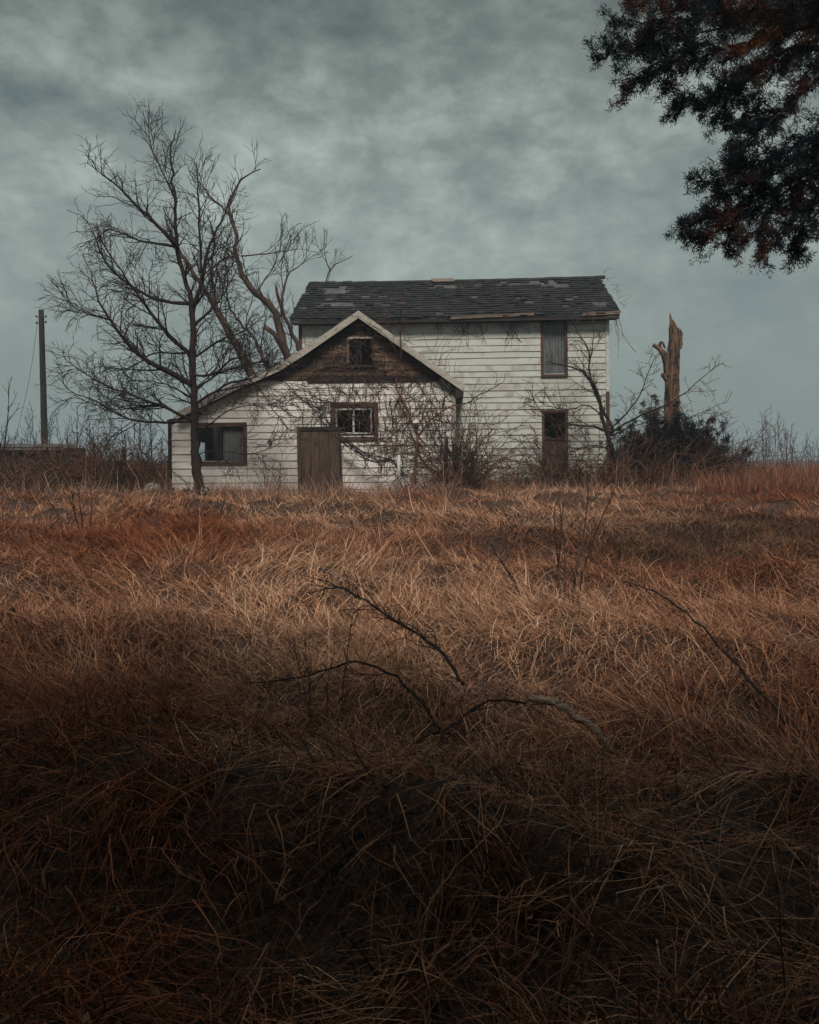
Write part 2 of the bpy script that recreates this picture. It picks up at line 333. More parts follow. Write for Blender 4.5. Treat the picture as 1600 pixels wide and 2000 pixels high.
def build_walls():
    # --- main block: front sheathing with openings, other walls, and one clapboard per course
    ops = [OP['upper'], OP['lower']]
    zc = courses(0.68, eave_z, 0.2015)
    core = MB()
    for z0, z1 in [(GZH - .1, .68)] + zc:
        for s in pieces(z0, z1, lambda z: mx0, lambda z: mx1, ops):
            core.hexa([(s[0], 0, s[4]), (s[2], 0, s[4]), (s[2], .09, s[4]), (s[0], .09, s[4]), (s[1], 0, s[5]), (s[3], 0, s[5]), (s[3], .09, s[5]), (s[1], .09, s[5])])
    core.box(mx0, mx0 + .1, .09, 6.4, GZH - .1, eave_z); core.box(mx1 - .1, mx1, .09, 6.4, GZH - .1, eave_z)
    core.box(mx0, mx1, 6.4, 6.5, GZH - .1, eave_z); core.box(mx0 + .1, mx1 - .1, .09, 6.4, 3.55, 3.7); core.box(mx0 + .1, mx1 - .1, .09, 6.4, .7, .8)
    core.box(mx0 + .1, mx1 - .1, 2.9, 3.0, .8, 3.55); core.box(mx0 + .1, mx1 - .1, 2.9, 3.0, 3.7, eave_z)
    # side gables
    wall = core.build('main_wall', M['sheathing'], house)
    bd = MB()
    for k, (z0, z1) in enumerate(zc):
        for s in pieces(z0, z1, lambda z: mx0 + .09, lambda z: mx1 - .1, ops):
            # long courses are butted at a joint, as siding is sold in lengths
            if s[2] - s[0] > 5.5:
                c = s[0] + (s[2] - s[0]) * (0.38 + 0.3 * ((k * 0.618) % 1)); halves = [[s[0], s[1], c - .002, c - .002, s[4], s[5]], [c + .002, c + .002, s[2], s[3], s[4], s[5]]]
            else: halves = [s]
            for h in halves: clapboard(h, 0, rough=.006, lap=.02 + .014 * rng.standard_normal()).build('siding_board', M['siding'], wall)
    # corner boards, the lower end of the right one bare
    zs = hp(1190, 765, 0)[1]
    MB().box(mx1 - .095, mx1 + .02, -.04, .1, zs, eave_z).build('corner_board', M['white_paint'], house)
    tag(MB().box(mx1 - .08, mx1 + .012, -.034, .1, .9, zs - .01).build('corner_board', M['frame_wood'], house), 'bare reddish lower length of the corner board')
    tag(MB().box(mx0 - .02, mx0 + .085, -.04, .1, .9, eave_z).build('corner_board', M['frame_wood'], house), 'bare reddish corner board below the left eave')
    # --- wing
    opw = [OP['left'], OP['centre'], OP['gable']]
    gb = hp(740, 741, WD)[1]            # foot of the bare gable
    ux = np.linspace(wx0, wx1, 400); uz = np.array([under(x) for x in ux]); ip = int(np.argmax(uz))
    wl = lambda z: wx0 if z <= uz[0] else float(np.interp(z, uz[:ip + 1], ux[:ip + 1]))
    wr = lambda z: wx1 if z <= uz[-1] else float(np.interp(-z, -uz[ip:], ux[ip:]))
    apex = uz[ip]; core = MB()
    zl = courses(0.56, gb, 0.2035); zg = courses(gb, apex - .02, 0.125)
    for z0, z1 in [(GZH - .1, .56)] + zl + zg:
        for s in pieces(z0, z1, wl, wr, opw):
            core.hexa([(s[0], WD, s[4]), (s[2], WD, s[4]), (s[2], WD + .09, s[4]), (s[0], WD + .09, s[4]), (s[1], WD, s[5]), (s[3], WD, s[5]), (s[3], WD + .09, s[5]), (s[1], WD + .09, s[5])])
    lt = under(wx0) - .02
    core.box(wx0, wx0 + .09, WD + .09, -2.3, GZH - .1, lt)                       # left side wall, with a gap where its own window is
    core.box(wx0, wx0 + .09, -2.3, -.15, GZH - .1, 1.25); core.box(wx0, wx0 + .09, -2.3, -.15, 2.15, lt); core.box(wx0, wx0 + .09, -.15, .6, GZH - .1, lt)
    core.box(wx1 - .09, wx1, WD + .09, -.03, GZH - .1, under(wx1) - .02)
    core.box(wx0 + .09, mx0 - .02, .5, .6, GZH - .1, lt + .2); core.box(wx0 + .09, wx1 - .09, WD + .09, -.05, .7, .78)
    core.box(-3.9, -3.8, WD + .09, -.06, .78, 3.2)
    wing = core.build('wing_wall', M['sheathing'], house)
    for z0, z1 in zl:
        for s in pieces(z0, z1, lambda z: max(wl(z), wx0 + .07), lambda z: min(wr(z), wx1 - .08), opw):
            if s[2] - s[0] > 4.5:
                c = s[0] + (s[2] - s[0]) * rng.uniform(.3, .7); halves = [[s[0], s[1], c - .002, c - .002, s[4], s[5]], [c + .002, c + .002, s[2], s[3], s[4], s[5]]]
            else: halves = [s]
            for h in halves: clapboard(h, WD, rough=0.007).build('siding_board', M['siding_wing'], wing)
    gw = MB().box(hp(601, 740, WD)[0], wr(gb) - .1, WD - .055, WD - .004, gb - .075, gb + .085).build('beam', M['dark_wood'], house)
    for z0, z1 in zg:
        for s in pieces(z0, z1, lambda z: wl(z) + .02, lambda z: wr(z) - .02, opw):
            if s[5] - s[4] < .05 or rng.random() < .15: continue
            L_ = s[2] - s[0]
            if L_ > 1.6:
                c = s[0] + L_ * rng.uniform(.3, .7); g = rng.uniform(.002, .22); halves = [[s[0], s[1], c, c, s[4], s[5]], [c + g, c + g, s[2], s[3], s[4], s[5]]]
            else: halves = [s]
            for h in halves: clapboard(h, WD, thick=.02, rough=.006, lap=rng.uniform(-.01, .02)).build('gable_board', M['old_wood'], wing)
    MB().box(wx1 - .085, wx1 + .015, WD - .04, WD + .08, 2.0, under(wx1) - .01).build('corner_board', M['pale_trim'], house)
    tag(MB().box(wx1 - .10, wx1 + .06, WD - .05, WD + .08, .75, 1.99).build('corner_board', M['dark_wood'], house), 'dark rotten lower corner post behind hanging vines')
    tag(MB().box(wx0 - .03, wx0 + .075, WD - .04, WD + .08, .75, under(wx0) - .0).build('corner_board', M['dark_wood'], house), 'dark corner board at the low end of the wing')
build_walls()

def build_roofs():
    # --- main roof
    ov = .40; sz = eave_z + .16
    lx, rx = hp(567, 629, -ov)[0], hp(1211, 607, -ov)[0]
    rz = hp(880, 546, 3.25)[1]; ez = hp(900, 617, -ov)[1]
    run = 3.25 + ov; rise = rz - ez; sl = math.hypot(run, rise); sy, sn = run / sl, rise / sl
    def rp(x, s, h):                   # x along the ridge, s up the slope, h off the deck
        sag = -.05 * math.sin(math.pi * (x - lx) / (rx - lx)) * (0.4 + .6 * s / sl)
        return (x, -ov + s * sy - h * sn, ez + s * sn + h * sy + sag)
    deck = MB(); n = 24; xs = np.linspace(lx, rx, n + 1)
    for i in range(n):
        a, b = xs[i], xs[i + 1]
        deck.hexa([rp(a, 0, -.09), rp(b, 0, -.09), rp(b, sl, -.09), rp(a, sl, -.09), rp(a, 0, -.004), rp(b, 0, -.004), rp(b, sl, -.004), rp(a, sl, -.004)])
    deck.hexa([(lx, 3.25, rz - .1), (rx, 3.25, rz - .1), (rx, 6.5 + ov, ez - .1), (lx, 6.5 + ov, ez - .1), (lx, 3.25, rz), (rx, 3.25, rz), (rx, 6.5 + ov, ez), (lx, 6.5 + ov, ez)])
    roof = deck.build('main_roof', M['roof_deck'], house)
    nr = 17; ex = sl / nr; shing = []
    patches = [(lx + 1.0, 2.9, .5, .35), (lx + 1.4, 1.3, .9, .2), (rx - 2.6, 3.5, 1.2, .28), (rx - 1.6, 3.1, .8, .2), (lx + 4.9, 3.2, .5, .3), (rx - .35, .9, .4, .3), (lx + 2.4, 2.2, .4, .2)]
    for r in range(nr):
        x = lx - .03 + (0 if r % 2 else -.14)
        while x < rx + .02:
            w = rng.uniform(.17, .30); a, b = max(x, lx - .04), min(x + w - .008, rx + .04); x += w
            if b - a < .05: continue
            s0 = r * ex; c = (a + b) / 2; miss = any(((c - p[0]) / p[2]) ** 2 + ((s0 - p[1]) / p[3]) ** 2 < 1 for p in patches)
            if (miss and rng.random() < .72) or rng.random() < .025: continue
            ll = ex * 1.25; lift = abs(rng.normal(0, .008)) + (.02 if rng.random() < .05 else 0); dr = rng.normal(0, .012) - (.03 if r == 0 and rng.random() < .4 else 0)
            s1 = min(s0 + ll, sl + .02)
            m = MB(); tn = float(np.clip(rng.normal(.5, .22) + .14 * math.sin(c * 1.1 + r * .35), 0, 1))
            m.hexa([rp(a, s0 + dr, .012 + lift), rp(b, s0 + dr, .012 + lift), rp(b, s1, .001), rp(a, s1, .001),
                    rp(a, s0 + dr, .030 + lift), rp(b, s0 + dr + rng.normal(0, .006), .030 + lift), rp(b, s1, .007), rp(a, s1, .007)], tn)
            shing.append((r, m))
    order = sorted(range(len(shing)), key=lambda i: (shing[i][0] * 7919 + i * 104729) % 1000)
    keep = set(order[:300]); rest = MB()
    for i, (r, m) in enumerate(shing):
        if i in keep: m.build('shingle', M['shingle'], roof)
        else: rest.raw(m.v[0], m.q[0], m.t[0])
    tag(rest.build('shingles', M['shingle'], roof), kind='stuff')
    cap = MB()
    for a in np.arange(lx, rx - .05, .3):
        z = rp(a + .15, sl, 0)[2] + rng.normal(0, .006)
        cap.hexa([(a, 3.12, z - .06), (a + .31, 3.12, z - .06), (a + .31, 3.4, z - .06), (a, 3.4, z - .06), (a, 3.22, z + .03), (a + .31, 3.22, z + .035), (a + .31, 3.3, z + .035), (a, 3.3, z + .03)], rng.uniform(.1, .5))
    cap.build('ridge_cap', M['shingle'], roof)
    # bare planks nailed over the hole where the chimney stood
    pa, pb = hp(843, 548, 3.1)[0], hp(886, 548, 3.1)[0]
    for k, (s0, s1) in enumerate(((sl - .30, sl - .19), (sl - .18, sl - .07), (sl - .06, sl + .05))):
        m = MB(); j = rng.uniform(-.04, .04)
        m.hexa([rp(pa + j, s0, .05), rp(pb + j, s0, .05), rp(pb + j, s1, .05), rp(pa + j, s1, .05), rp(pa + j, s0, .085), rp(pb + j, s0, .085), rp(pb + j, s1, .085), rp(pa + j, s1, .085)])
        tag(m.build('patch_plank', M['log'], roof), 'pale plank patching the ridge')
    # soffit, dark rafter edge and what is left of the fascia
    so = MB().box(lx + .05, rx - .05, -ov + .03, -.03, ez - .15, ez - .12).build('soffit', M['dark_wood'], house)
    MB().box(lx + .01, rx - .01, -ov + .012, -ov + .05, ez - .17, ez - .092).build('rafter_edge', M['dark_wood'], house)
    fr = MB().box(mx0 + .1, mx1 - .1, -.045, -.02, eave_z - .13, eave_z + .0); fr.build('frieze', M['fascia'], house)
    for u0, v0, u1, v1, hgt in ((879, 621, 1043, 613, .085), (1136, 614, 1211, 610, .10)):
        a = hp(u0, v0, -ov - .02); b = hp(u1, v1, -ov - .02)
        MB().hexa([(a[0], -ov - .03, a[1] - hgt / 2), (b[0], -ov - .03, b[1] - hgt / 2), (b[0], -ov - .002, b[1] - hgt / 2), (a[0], -ov - .002, a[1] - hgt / 2),
                   (a[0] + .05, -ov - .03, a[1] + hgt / 2), (b[0], -ov - .03, b[1] + hgt / 2), (b[0], -ov - .002, b[1] + hgt / 2), (a[0] + .05, -ov - .002, a[1] + hgt / 2)]).build('fascia_board', M['fascia'], house)
    for xx in (mx0, mx1 - .1):         # gable ends under the main roof
        g = MB(); zz = eave_z
        g.hexa([(xx, .02, zz), (xx + .1, .02, zz), (xx + .1, 6.48, zz), (xx, 6.48, zz), (xx, 3.24, rz - .14), (xx + .1, 3.24, rz - .14), (xx + .1, 3.26, rz - .14), (xx, 3.26, rz - .14)])
        g.build('end_gable', M['siding'], house)
    # --- wing roof: a gable whose left slope runs on lower and flatter
    wr = MB()
    for (xa, za), (xb, zb) in zip(prof[:-1], prof[1:]):
        yb = -.03 if xa > mx0 - .3 else .75
        wr.hexa([(xa, RD + .03, za - .09), (xb, RD + .03, zb - .09), (xb, yb, zb - .09), (xa, yb, za - .09), (xa, RD + .03, za), (xb, RD + .03, zb), (xb, yb, zb), (xa, yb, za)])
    wroof = wr.build('wing_roof', M['roof_deck'], house)
    for (xa, za), (xb, zb) in zip(prof[:-1], prof[1:]):
        h = .195; g = .002
        MB().hexa([(xa + g, RD, za - h), (xb - g, RD, zb - h), (xb - g, RD + .028, zb - h), (xa + g, RD + .028, za - h), (xa + g, RD, za + .012), (xb - g, RD, zb + .012), (xb - g, RD + .028, zb + .012), (xa + g, RD + .028, za + .012)]).build('rake_board', M['pale_trim'], wroof)
        MB().hexa([(xa, RD + .03, za - .12), (xb, RD + .03, zb - .12), (xb, WD - .03, zb - .12), (xa, WD - .03, za - .12), (xa, RD + .03, za - .095), (xb, RD + .03, zb - .095), (xb, WD - .03, zb - .095), (xa, WD - .03, za - .095)]).build('rake_soffit', M['old_wood'], wroof)
    xe, ze = prof[-1]
    MB().hexa([(wx1 + .02, RD + .03, ze - .36), (xe - .06, RD + .03, ze - .30), (xe - .06, -.05, ze - .30), (wx1 + .02, -.05, ze - .36), (wx1 + .02, RD + .03, ze - .1), (xe - .01, RD + .03, ze - .1), (xe - .01, -.05, ze - .1), (wx1 + .02, -.05, ze - .1)]).build('eave_box', M['dark_wood'], wroof)
    # low plate where the wing's wall runs past the roof end
    MB().hexa([(wx0 - .04, WD - .06, under(wx0) - .02), (wx0 + .9, WD - .06, under(wx0) + .17), (wx0 + .9, WD + .3, under(wx0) + .17), (wx0 - .04, WD + .3, under(wx0) - .02),
               (wx0 - .04, WD - .06, under(wx0) + .03), (wx0 + .9, WD - .06, under(wx0) + .24), (wx0 + .9, WD + .3, under(wx0) + .24), (wx0 - .04, WD + .3, under(wx0) + .03)]).build('wall_plate', M['old_wood'], house)
build_roofs()

def frame(mb_parent, op, d, w, depth, m, sill=True, skip=()):
    x0, x1, z0, z1 = op; f = d - depth
    sides = {'head': (x0 - w, x1 + w, z1, z1 + w), 'stile_a': (x0 - w, x0, z0, z1 - .002), 'stile_b': (x1, x1 + w, z0, z1 - .002), 'sill': (x0 - w, x1 + w, z0 - w, z0 - .002)}
    for k, (a, b, c, e) in sides.items():
        if k in skip: continue
        MB().hexa([(a, f - (.03 if k == 'sill' else 0), c), (b, f - (.03 if k == 'sill' else 0), c), (b, d + .05, c), (a, d + .05, c), (a + rng.normal(0, .004), f, e), (b + rng.normal(0, .004), f, e), (b, d + .05, e), (a, d + .05, e)]).build('window_frame' if k != 'sill' else 'window_sill', m, mb_parent)
def build_windows():
    def win(name, label, op, d):
        o = link(name, None, house); o['label'] = label; return o
    # upper window of the main block: a pale board blind behind the frame
    op = OP['upper']; x0, x1, z0, z1 = op
    w = win('window', 'tall upper window closed by a pale board blind', op, 0); frame(w, op, 0, .085, .05, M['frame_wood'])
    n = 7; ww = (x1 - x0) / n
    for i in range(n): MB().box(x0 + i * ww + .004, x0 + (i + 1) * ww - .004, .055 + .004 * (i % 2), .085, z0, z1).build('blind_board', M['curtain'], w)
    MB().box(x0, x1, .012, .014, z0 + .02, z1 - .02).build('pane', M['glass'], w)
    op = OP['lower']; x0, x1, z0, z1 = op
    w = win('window', 'lower opening of the main block, dark behind brush', op, 0); frame(w, op, 0, .085, .05, M['frame_wood'])
    MB().box(x0, x1, .02, .05, (z0 + z1) / 2 + .1, (z0 + z1) / 2 + .15).build('sash_rail', M['dark_wood'], w)
    for k in range(3):
        a_ = x0 + k * (x1 - x0) / 3; MB().box(a_ + .006, a_ + (x1 - x0) / 3 - .006, .052 + .006 * k, .075 + .006 * k, z0, z0 + (z1 - z0) * (.62, .55, .60)[k]).build('closing_board', M['panel_wood'], w)
    MB().box(x0 + .002, x1 - .002, .03, .032, (z0 + z1) / 2 + .152, z1 - .002).build('pane', M['glass'], w)
    # left wing window
    op = OP['left']; x0, x1, z0, z1 = op
    w = win('window', 'wide low window with daylight showing through at its left', op, WD); frame(w, op, WD, .10, .05, M['frame_wood'])
    MB().box(x0 + .52 * (x1 - x0), x0 + .55 * (x1 - x0), WD + .0, WD + .03, z0, z1).build('mullion', M['dark_wood'], w)
    MB().box(x0, x0 + .52 * (x1 - x0) - .002, WD + .014, WD + .016, z0, z1).build('pane', M['glass'], w)
    MB().box(x0 + .55 * (x1 - x0) + .002, x1, WD + .014, WD + .016, z0, z1).build('pane', M['glass'], w)
    c = MB(); xs = np.linspace(x0 + .56 * (x1 - x0), x1 - .03, 40)
    v = [(x, WD + .10 + .02 * math.sin(k * 1.3), zz) for k, x in enumerate(xs) for zz in (z0 + .03, z1 - .02)]
    c.raw(v, [(2 * i, 2 * i + 2, 2 * i + 3, 2 * i + 1) for i in range(39)]); tag(c.build('curtain', M['curtain'], w), 'grey curtain hanging in the right half')
    # centre sliding window
    op = OP['centre']; x0, x1, z0, z1 = op
    w = win('window', 'small white sliding window in a flaking brown surround', op, WD); frame(w, op, WD, .115, .05, M['frame_wood'])
    s0 = hp(656, 848, WD); s1 = hp(727, 797, WD); a, b, c0, c1 = s0[0], s1[0], s0[1], s1[1]; t = .045; mid = a + (b - a) * .49
    for bx in ((a, b, c1 - t, c1), (a, b, c0, c0 + t), (a, a + t, c0 + t + .001, c1 - t - .001), (b - t, b, c0 + t + .001, c1 - t - .001), (mid - .025, mid + .025, c0 + t + .001, c1 - t - .001)):
        MB().box(bx[0], bx[1], WD - .02, WD + .03, bx[2], bx[3]).build('sash', M['white_paint'], w)
    MB().box(a + t + .002, mid - .027, WD + .008, WD + .010, c0 + t, c1 - t).build('pane', M['glass'], w)
    MB().box(mid + .027, b - t - .002, WD + .002, WD + .004, c0 + t, c1 - t).build('pane', M['glass'], w)
    MB().box(x0, x1, WD - .075, WD - .055, z0 - .015, z0 + .02).build('window_sill', M['white_paint'], w)
    # gable window
    op = OP['gable']; x0, x1, z0, z1 = op
    w = win('window', 'broken attic window in the bare gable', op, WD); frame(w, op, WD, .075, .045, M['old_wood'])
    MB().box(x0 - .02, x1 + .02, WD - .07, WD - .05, z1 - .01, z1 + .035).build('lintel_strip', M['pale_trim'], w)
    MB().box((x0 + x1) / 2 - .02, (x0 + x1) / 2 + .02, WD - .01, WD + .03, z0, z1).build('mullion', M['dark_wood'], w)
    MB().box(x0 + .002, (x0 + x1) / 2 - .022, WD + .008, WD + .010, z0, z1).build('pane', M['glass'], w)
build_windows()

# ------------------------------------------------------------------ plants: branching
def unit(v): return v / (np.linalg.norm(v) + 1e-9)
def curve(pts, n):
    """smooth polyline through control points"""
    p = np.asarray(pts, float)
    if len(p) == 2: t = np.linspace(0, 1, n)[:, None]; return p[0] * (1 - t) + p[1] * t
    d = np.concatenate([[0], np.cumsum(np.linalg.norm(np.diff(p, axis=0), axis=1))]); s = np.linspace(0, d[-1], n); out = []
    for x in s:
        i = int(np.clip(np.searchsorted(d, x) - 1, 0, len(p) - 2)); t = (x - d[i]) / (d[i + 1] - d[i] + 1e-9)
        a = p[max(i - 1, 0)]; b = p[i]; c = p[i + 1]; e = p[min(i + 2, len(p) - 1)]
        out.append(.5 * (2 * b + (c - a) * t + (2 * a - 5 * b + 4 * c - e) * t * t + (3 * b - a - 3 * c + e) * t ** 3))
    return np.array(out)
def stem(p0, d, L, n, wig, up, r, droop=0.0):
    p = [np.array(p0, float)]; d = unit(np.asarray(d, float)); st = L / n
    for i in range(n):
        d = unit(d + r.normal(0, wig, 3) + np.array([0, 0, up * st]) - np.array([0, 0, droop * st * (i / n)])); p.append(p[-1] + d * st)
    return np.array(p)
def side_dir(t, r, ang, flat=1.0):
    a = unit(np.cross(t, [0.2, 0.3, 1.0]) if abs(t[2]) < .95 else np.cross(t, [1.0, 0, 0])); b = np.cross(t, a)
    ph = r.uniform(0, 2 * math.pi); s = unit((math.cos(ph) * a + math.sin(ph) * b) * np.array([1, flat, 1]))
    return unit(t * math.cos(ang) + s * math.sin(ang))
def branchlets(mb, path, rad, r, spec, lvl=0):
    """spec: per level dict(gap, len, up, wig, ang, droop, rmin)"""
    if lvl >= len(spec): return
    s = spec[lvl]; seg = np.linalg.norm(np.diff(path, axis=0), axis=1); d = np.concatenate([[0], np.cumsum(seg)]); Lt = d[-1]
    x = s.get('start', .2) * Lt + r.uniform(0, s['gap'])
    while x < Lt:
        i = int(np.clip(np.searchsorted(d, x) - 1, 0, len(seg) - 1)); t = (x - d[i]) / (seg[i] + 1e-9)
        p = path[i] * (1 - t) + path[i + 1] * t; tan = unit(path[i + 1] - path[i]); rr = rad[i] * (1 - t) + rad[i + 1] * t
        f = 1 - s.get('end', .55) * x / Lt; L = s['len'] * r.uniform(.45, 1.25) * f
        dr = side_dir(tan, r, r.normal(s['ang'], .2), s.get('flat', 1)); dr[2] += s.get('lift', 0)
        n = s.get('n', 4); q = stem(p, dr, L, n, s['wig'], s['up'], r, s.get('droop', 0))
        r0 = min(max(rr * .55, s['rmin']), s.get('rmax', .05)); ra = np.linspace(r0, s['rmin'] * .55, n + 1)
        mb.tube(q, ra, s.get('sides', 3), r.uniform(.2, .8))
        branchlets(mb, q, ra, r, spec, lvl + 1)
        x += s['gap'] * r.uniform(.5, 1.5)

TREE_SPEC = [dict(end=.78, gap=.145, len=1.5, up=.22, wig=.13, ang=.75, droop=.35, rmin=.010, rmax=.03, n=7, flat=.7, lift=.1),
             dict(gap=.115, len=.80, up=.12, wig=.16, ang=.75, droop=.5, rmin=.0075, rmax=.013, n=5),
             dict(gap=.21, len=.42, up=.1, wig=.2, ang=.6, rmin=.0062, rmax=.008, n=3)]
def limb_tree(name, label, base, limbs, mt, mtw, spec, seed, Y, group=None, first_trunk=1):
    """limbs: (pixel control points with depth offset, start radius, end radius)"""
    r = np.random.default_rng(seed); o = thing(name, label, 'tree', base, group); off = np.array(base); crown = MB()
    for k, (pts, r0, r1, tw) in enumerate(limbs):
        P = np.array([at(u, v, Y + dy) for u, v, dy in pts]) - off
        n = max(6, int(np.sum(np.linalg.norm(np.diff(P, axis=0), axis=1)) / .22)); P = curve(P, n)
        P[1:-1] += r.normal(0, .012 if r0 < .1 else .02, (n - 2, 3)); rad = np.linspace(r0, r1, n) * (1 + r.normal(0, .04, n))
        if k < first_trunk: rad[0] *= 1.35; rad[1] *= 1.1
        m = MB(); sq = 1 + r.normal(0, .05, (n, 9)) if r0 > .05 else None
        m.tube(P, rad, 9 if r0 > .05 else 6, squash=sq)
        m.build('trunk' if k < first_trunk else 'limb', mt, o, smooth=True)
        if tw: branchlets(crown, P, rad, r, [dict(s, gap=s['gap'] / tw) if i == 0 else s for i, s in enumerate(spec)])
    crown.build('crown', mtw, o)
    return o
def G(u, v, Y):                        # the same sight line's x at Y, set down on the ground
    x = (u - U0) / F * Y; return (x, Y, float(gz(x, Y)) - .05)

def build_trees():
    Y = 21.3; b = G(387, 955, Y)
    front = [
     ([(388, 968, 0), (384, 900, 0), (379, 800, 0), (376, 700, 0), (375, 592, 0), (359, 540, .1), (345, 480, .1), (344, 430, .1), (343, 386, 0), (336, 330, 0), (333, 295, 0), (339, 275, 0), (343, 255, 0)], .13, .012, .8),
     ([(376, 600, 0), (396, 549, .2), (404, 500, .3), (418, 457, .3), (437, 425, .4), (452, 380, .4)], .06, .014, 1),
     ([(396, 552, .2), (392, 500, 0), (390, 442, -.2), (387, 360, -.3), (384, 320, -.3)], .045, .012, 1),
     ([(346, 481, 0), (317, 450, -.3), (268, 401, -.6), (242, 375, -.7), (205, 345, -.8), (170, 318, -.9)], .055, .009, 1.1),
     ([(345, 482, 0), (280, 472, .4), (240, 455, .7), (206, 450, .8), (172, 490, .9)], .04, .008, 1.1),
     ([(343, 390, 0), (320, 340, .3), (300, 300, .4), (290, 262, .5), (291, 215, .5)], .03, .006, 1),
     ([(375, 594, 0), (310, 585, .4), (250, 553, .7), (205, 510, .9), (182, 450, 1.0), (158, 422, 1.1)], .055, .008, 1.2),
     ([(373, 694, 0), (325, 649, -.4), (280, 589, -.7), (242, 536, -.9), (190, 457, -1.1)], .06, .008, 1.2),
     ([(378, 752, 0), (325, 724, -.3), (269, 694, -.6), (242, 660, -.8), (212, 622, -1.0), (190, 574, -1.1), (178, 530, -1.2)], .085, .010, 1.2),
     ([(214, 624, -1.0), (167, 611, -1.2), (130, 590, -1.3)], .03, .008, 1.2),
     ([(379, 825, 0), (337, 802, -.4), (287, 782, -.7), (225, 760, -.9), (175, 735, -1.1), (125, 700, -1.2)], .05, .008, 1.3),
     ([(379, 822, 0), (320, 824, .4), (262, 821, .5), (220, 802, .6), (180, 780, .6), (140, 765, .7), (112, 735, .8)], .045, .008, 1.2),
     ([(378, 730, 0), (395, 735, -.3), (425, 727, -.5), (450, 702, -.7), (480, 695, -.8), (525, 680, -.9)], .04, .008, 1.2),
     ([(380, 792, 0), (412, 768, -.2), (440, 752, -.3), (475, 742, -.5), (500, 752, -.6), (537, 805, -.7), (570, 845, -.7)], .035, .007, 1.0),
     ([(420, 765, -.2), (480, 752, -.5), (550, 745, -.7), (587, 777, -.8), (645, 825, -.8)], .022, .006, .8),
     ([(382, 860, 0), (410, 830, -.4), (450, 800, -.5), (500, 790, -.5), (560, 800, -.5)], .022, .006, .8),
     ([(384, 890, 0), (420, 880, -.5), (480, 887, -.6), (530, 875, -.6), (578, 848, -.6)], .016, .006, .6),
     ([(376, 640, 0), (412, 605, -.3), (446, 560, -.4), (468, 515, -.4)], .035, .008, 1.2),
     ([(377, 700, 0), (425, 668, .3), (478, 645, .4), (522, 612, .4)], .035, .008, 1.3),
     ([(378, 765, 0), (430, 728, -.5), (490, 712, -.6), (556, 700, -.6)], .03, .007, 1.3),
     ([(375, 610, 0), (400, 570, .5), (425, 520, .7), (440, 470, .7)], .03, .007, 1.2),
     ([(379, 780, 0), (345, 760, .5), (300, 745, .8), (250, 745, 1.0)], .03, .007, 1.3),
     ([(377, 680, 0), (350, 690, .6), (300, 690, 1.0), (250, 720, 1.2), (200, 725, 1.3)], .035, .007, 1.2),
    ]
    limb_tree('bare_tree', 'spreading leafless tree with dark trunk growing before the left end of the wing', b, front, M['bark'], M['twig'], TREE_SPEC, 21, Y)
    Y = 34.0; b = G(640, 900, Y)
    sp = [dict(gap=.42, len=2.2, up=.5, wig=.11, ang=.65, rmin=.014, rmax=.035, n=6, lift=.25), dict(gap=.28, len=1.0, up=.5, wig=.13, ang=.6, rmin=.011, rmax=.016, n=4, lift=.2),
          dict(gap=.26, len=.5, up=.4, wig=.12, ang=.55, rmin=.0095, rmax=.011, n=3, lift=.2)]
    back = [
     ([(640, 920, 0), (600, 850, 0), (545, 790, 0), (494, 735, 0), (460, 671, 0), (430, 615, 0), (392, 555, .3), (362, 506, .3), (335, 460, .3), (322, 420, .3)], .27, .03, .9),
     ([(600, 840, 0), (580, 750, 0), (559, 690, 0), (546, 641, 0), (531, 600, 0), (497, 570, -.4), (475, 540, -.5), (460, 491, -.6), (462, 457, -.6), (451, 424, -.6), (451, 390, -.5), (475, 349, -.5), (509, 330, -.5)], .23, .02, 1),
     ([(612, 830, .3), (600, 730, .3), (582, 675, .3), (561, 630, .3), (546, 589, .3), (540, 560, .3)], .17, .05, .4),
     ([(549, 600, .3), (553, 570, .3), (565, 532, .3), (584, 521, .4), (600, 500, .4)], .06, .012, 1.3),
     ([(556, 688, 0), (539, 656, -.3), (527, 645, -.3), (516, 638, -.3)], .12, .10, 0),
     ([(560, 800, .2), (522, 720, .5), (501, 667, .5), (467, 626, .6), (445, 589, .6), (440, 550, .6)], .11, .02, 1),
     ([(470, 690, 0), (430, 620, -.5), (415, 560, -.6), (413, 517, -.6), (419, 472, -.6), (405, 420, -.6)], .12, .016, 1),
     ([(462, 500, -.6), (430, 510, -.9), (396, 551, -1.1), (385, 590, -1.2)], .05, .015, .8),
     ([(470, 500, -.6), (520, 495, -.4), (560, 490, -.3), (590, 486, -.2)], .035, .009, 1.4),
     ([(453, 425, -.5), (430, 400, -.2), (405, 380, 0), (390, 340, 0)], .05, .012, 1.2),
     ([(640, 900, 1), (655, 700, 1.5), (638, 560, 1.5), (647, 525, 1.5), (668, 511, 1.6), (690, 499, 1.6)], .10, .012, .55),
     ([(645, 528, 1.5), (638, 512, 1.4), (634, 488, 1.3)], .03, .01, .7),
     ([(500, 575, -.4), (520, 540, .2), (535, 520, .3), (552, 470, .3)], .04, .010, 1.2),
    ]
    limb_tree('bare_tree', 'many-stemmed bare tree with lopped brown trunks rising behind the wing roof', b, back, M['bark_back'], M['twig'], sp, 8, Y, first_trunk=3)
    # leaning shrub tree by the right corner
    Y = 24.3; b = G(1212, 935, Y)
    sp2 = [dict(gap=.18, len=1.1, up=.2, wig=.2, ang=.85, rmin=.0095, rmax=.016, n=7, flat=.8), dict(gap=.15, len=.55, up=.1, wig=.22, ang=.85, rmin=.008, rmax=.011, n=4), dict(gap=.2, len=.25, up=0, wig=.2, ang=.7, rmin=.0070, rmax=.008, n=3)]
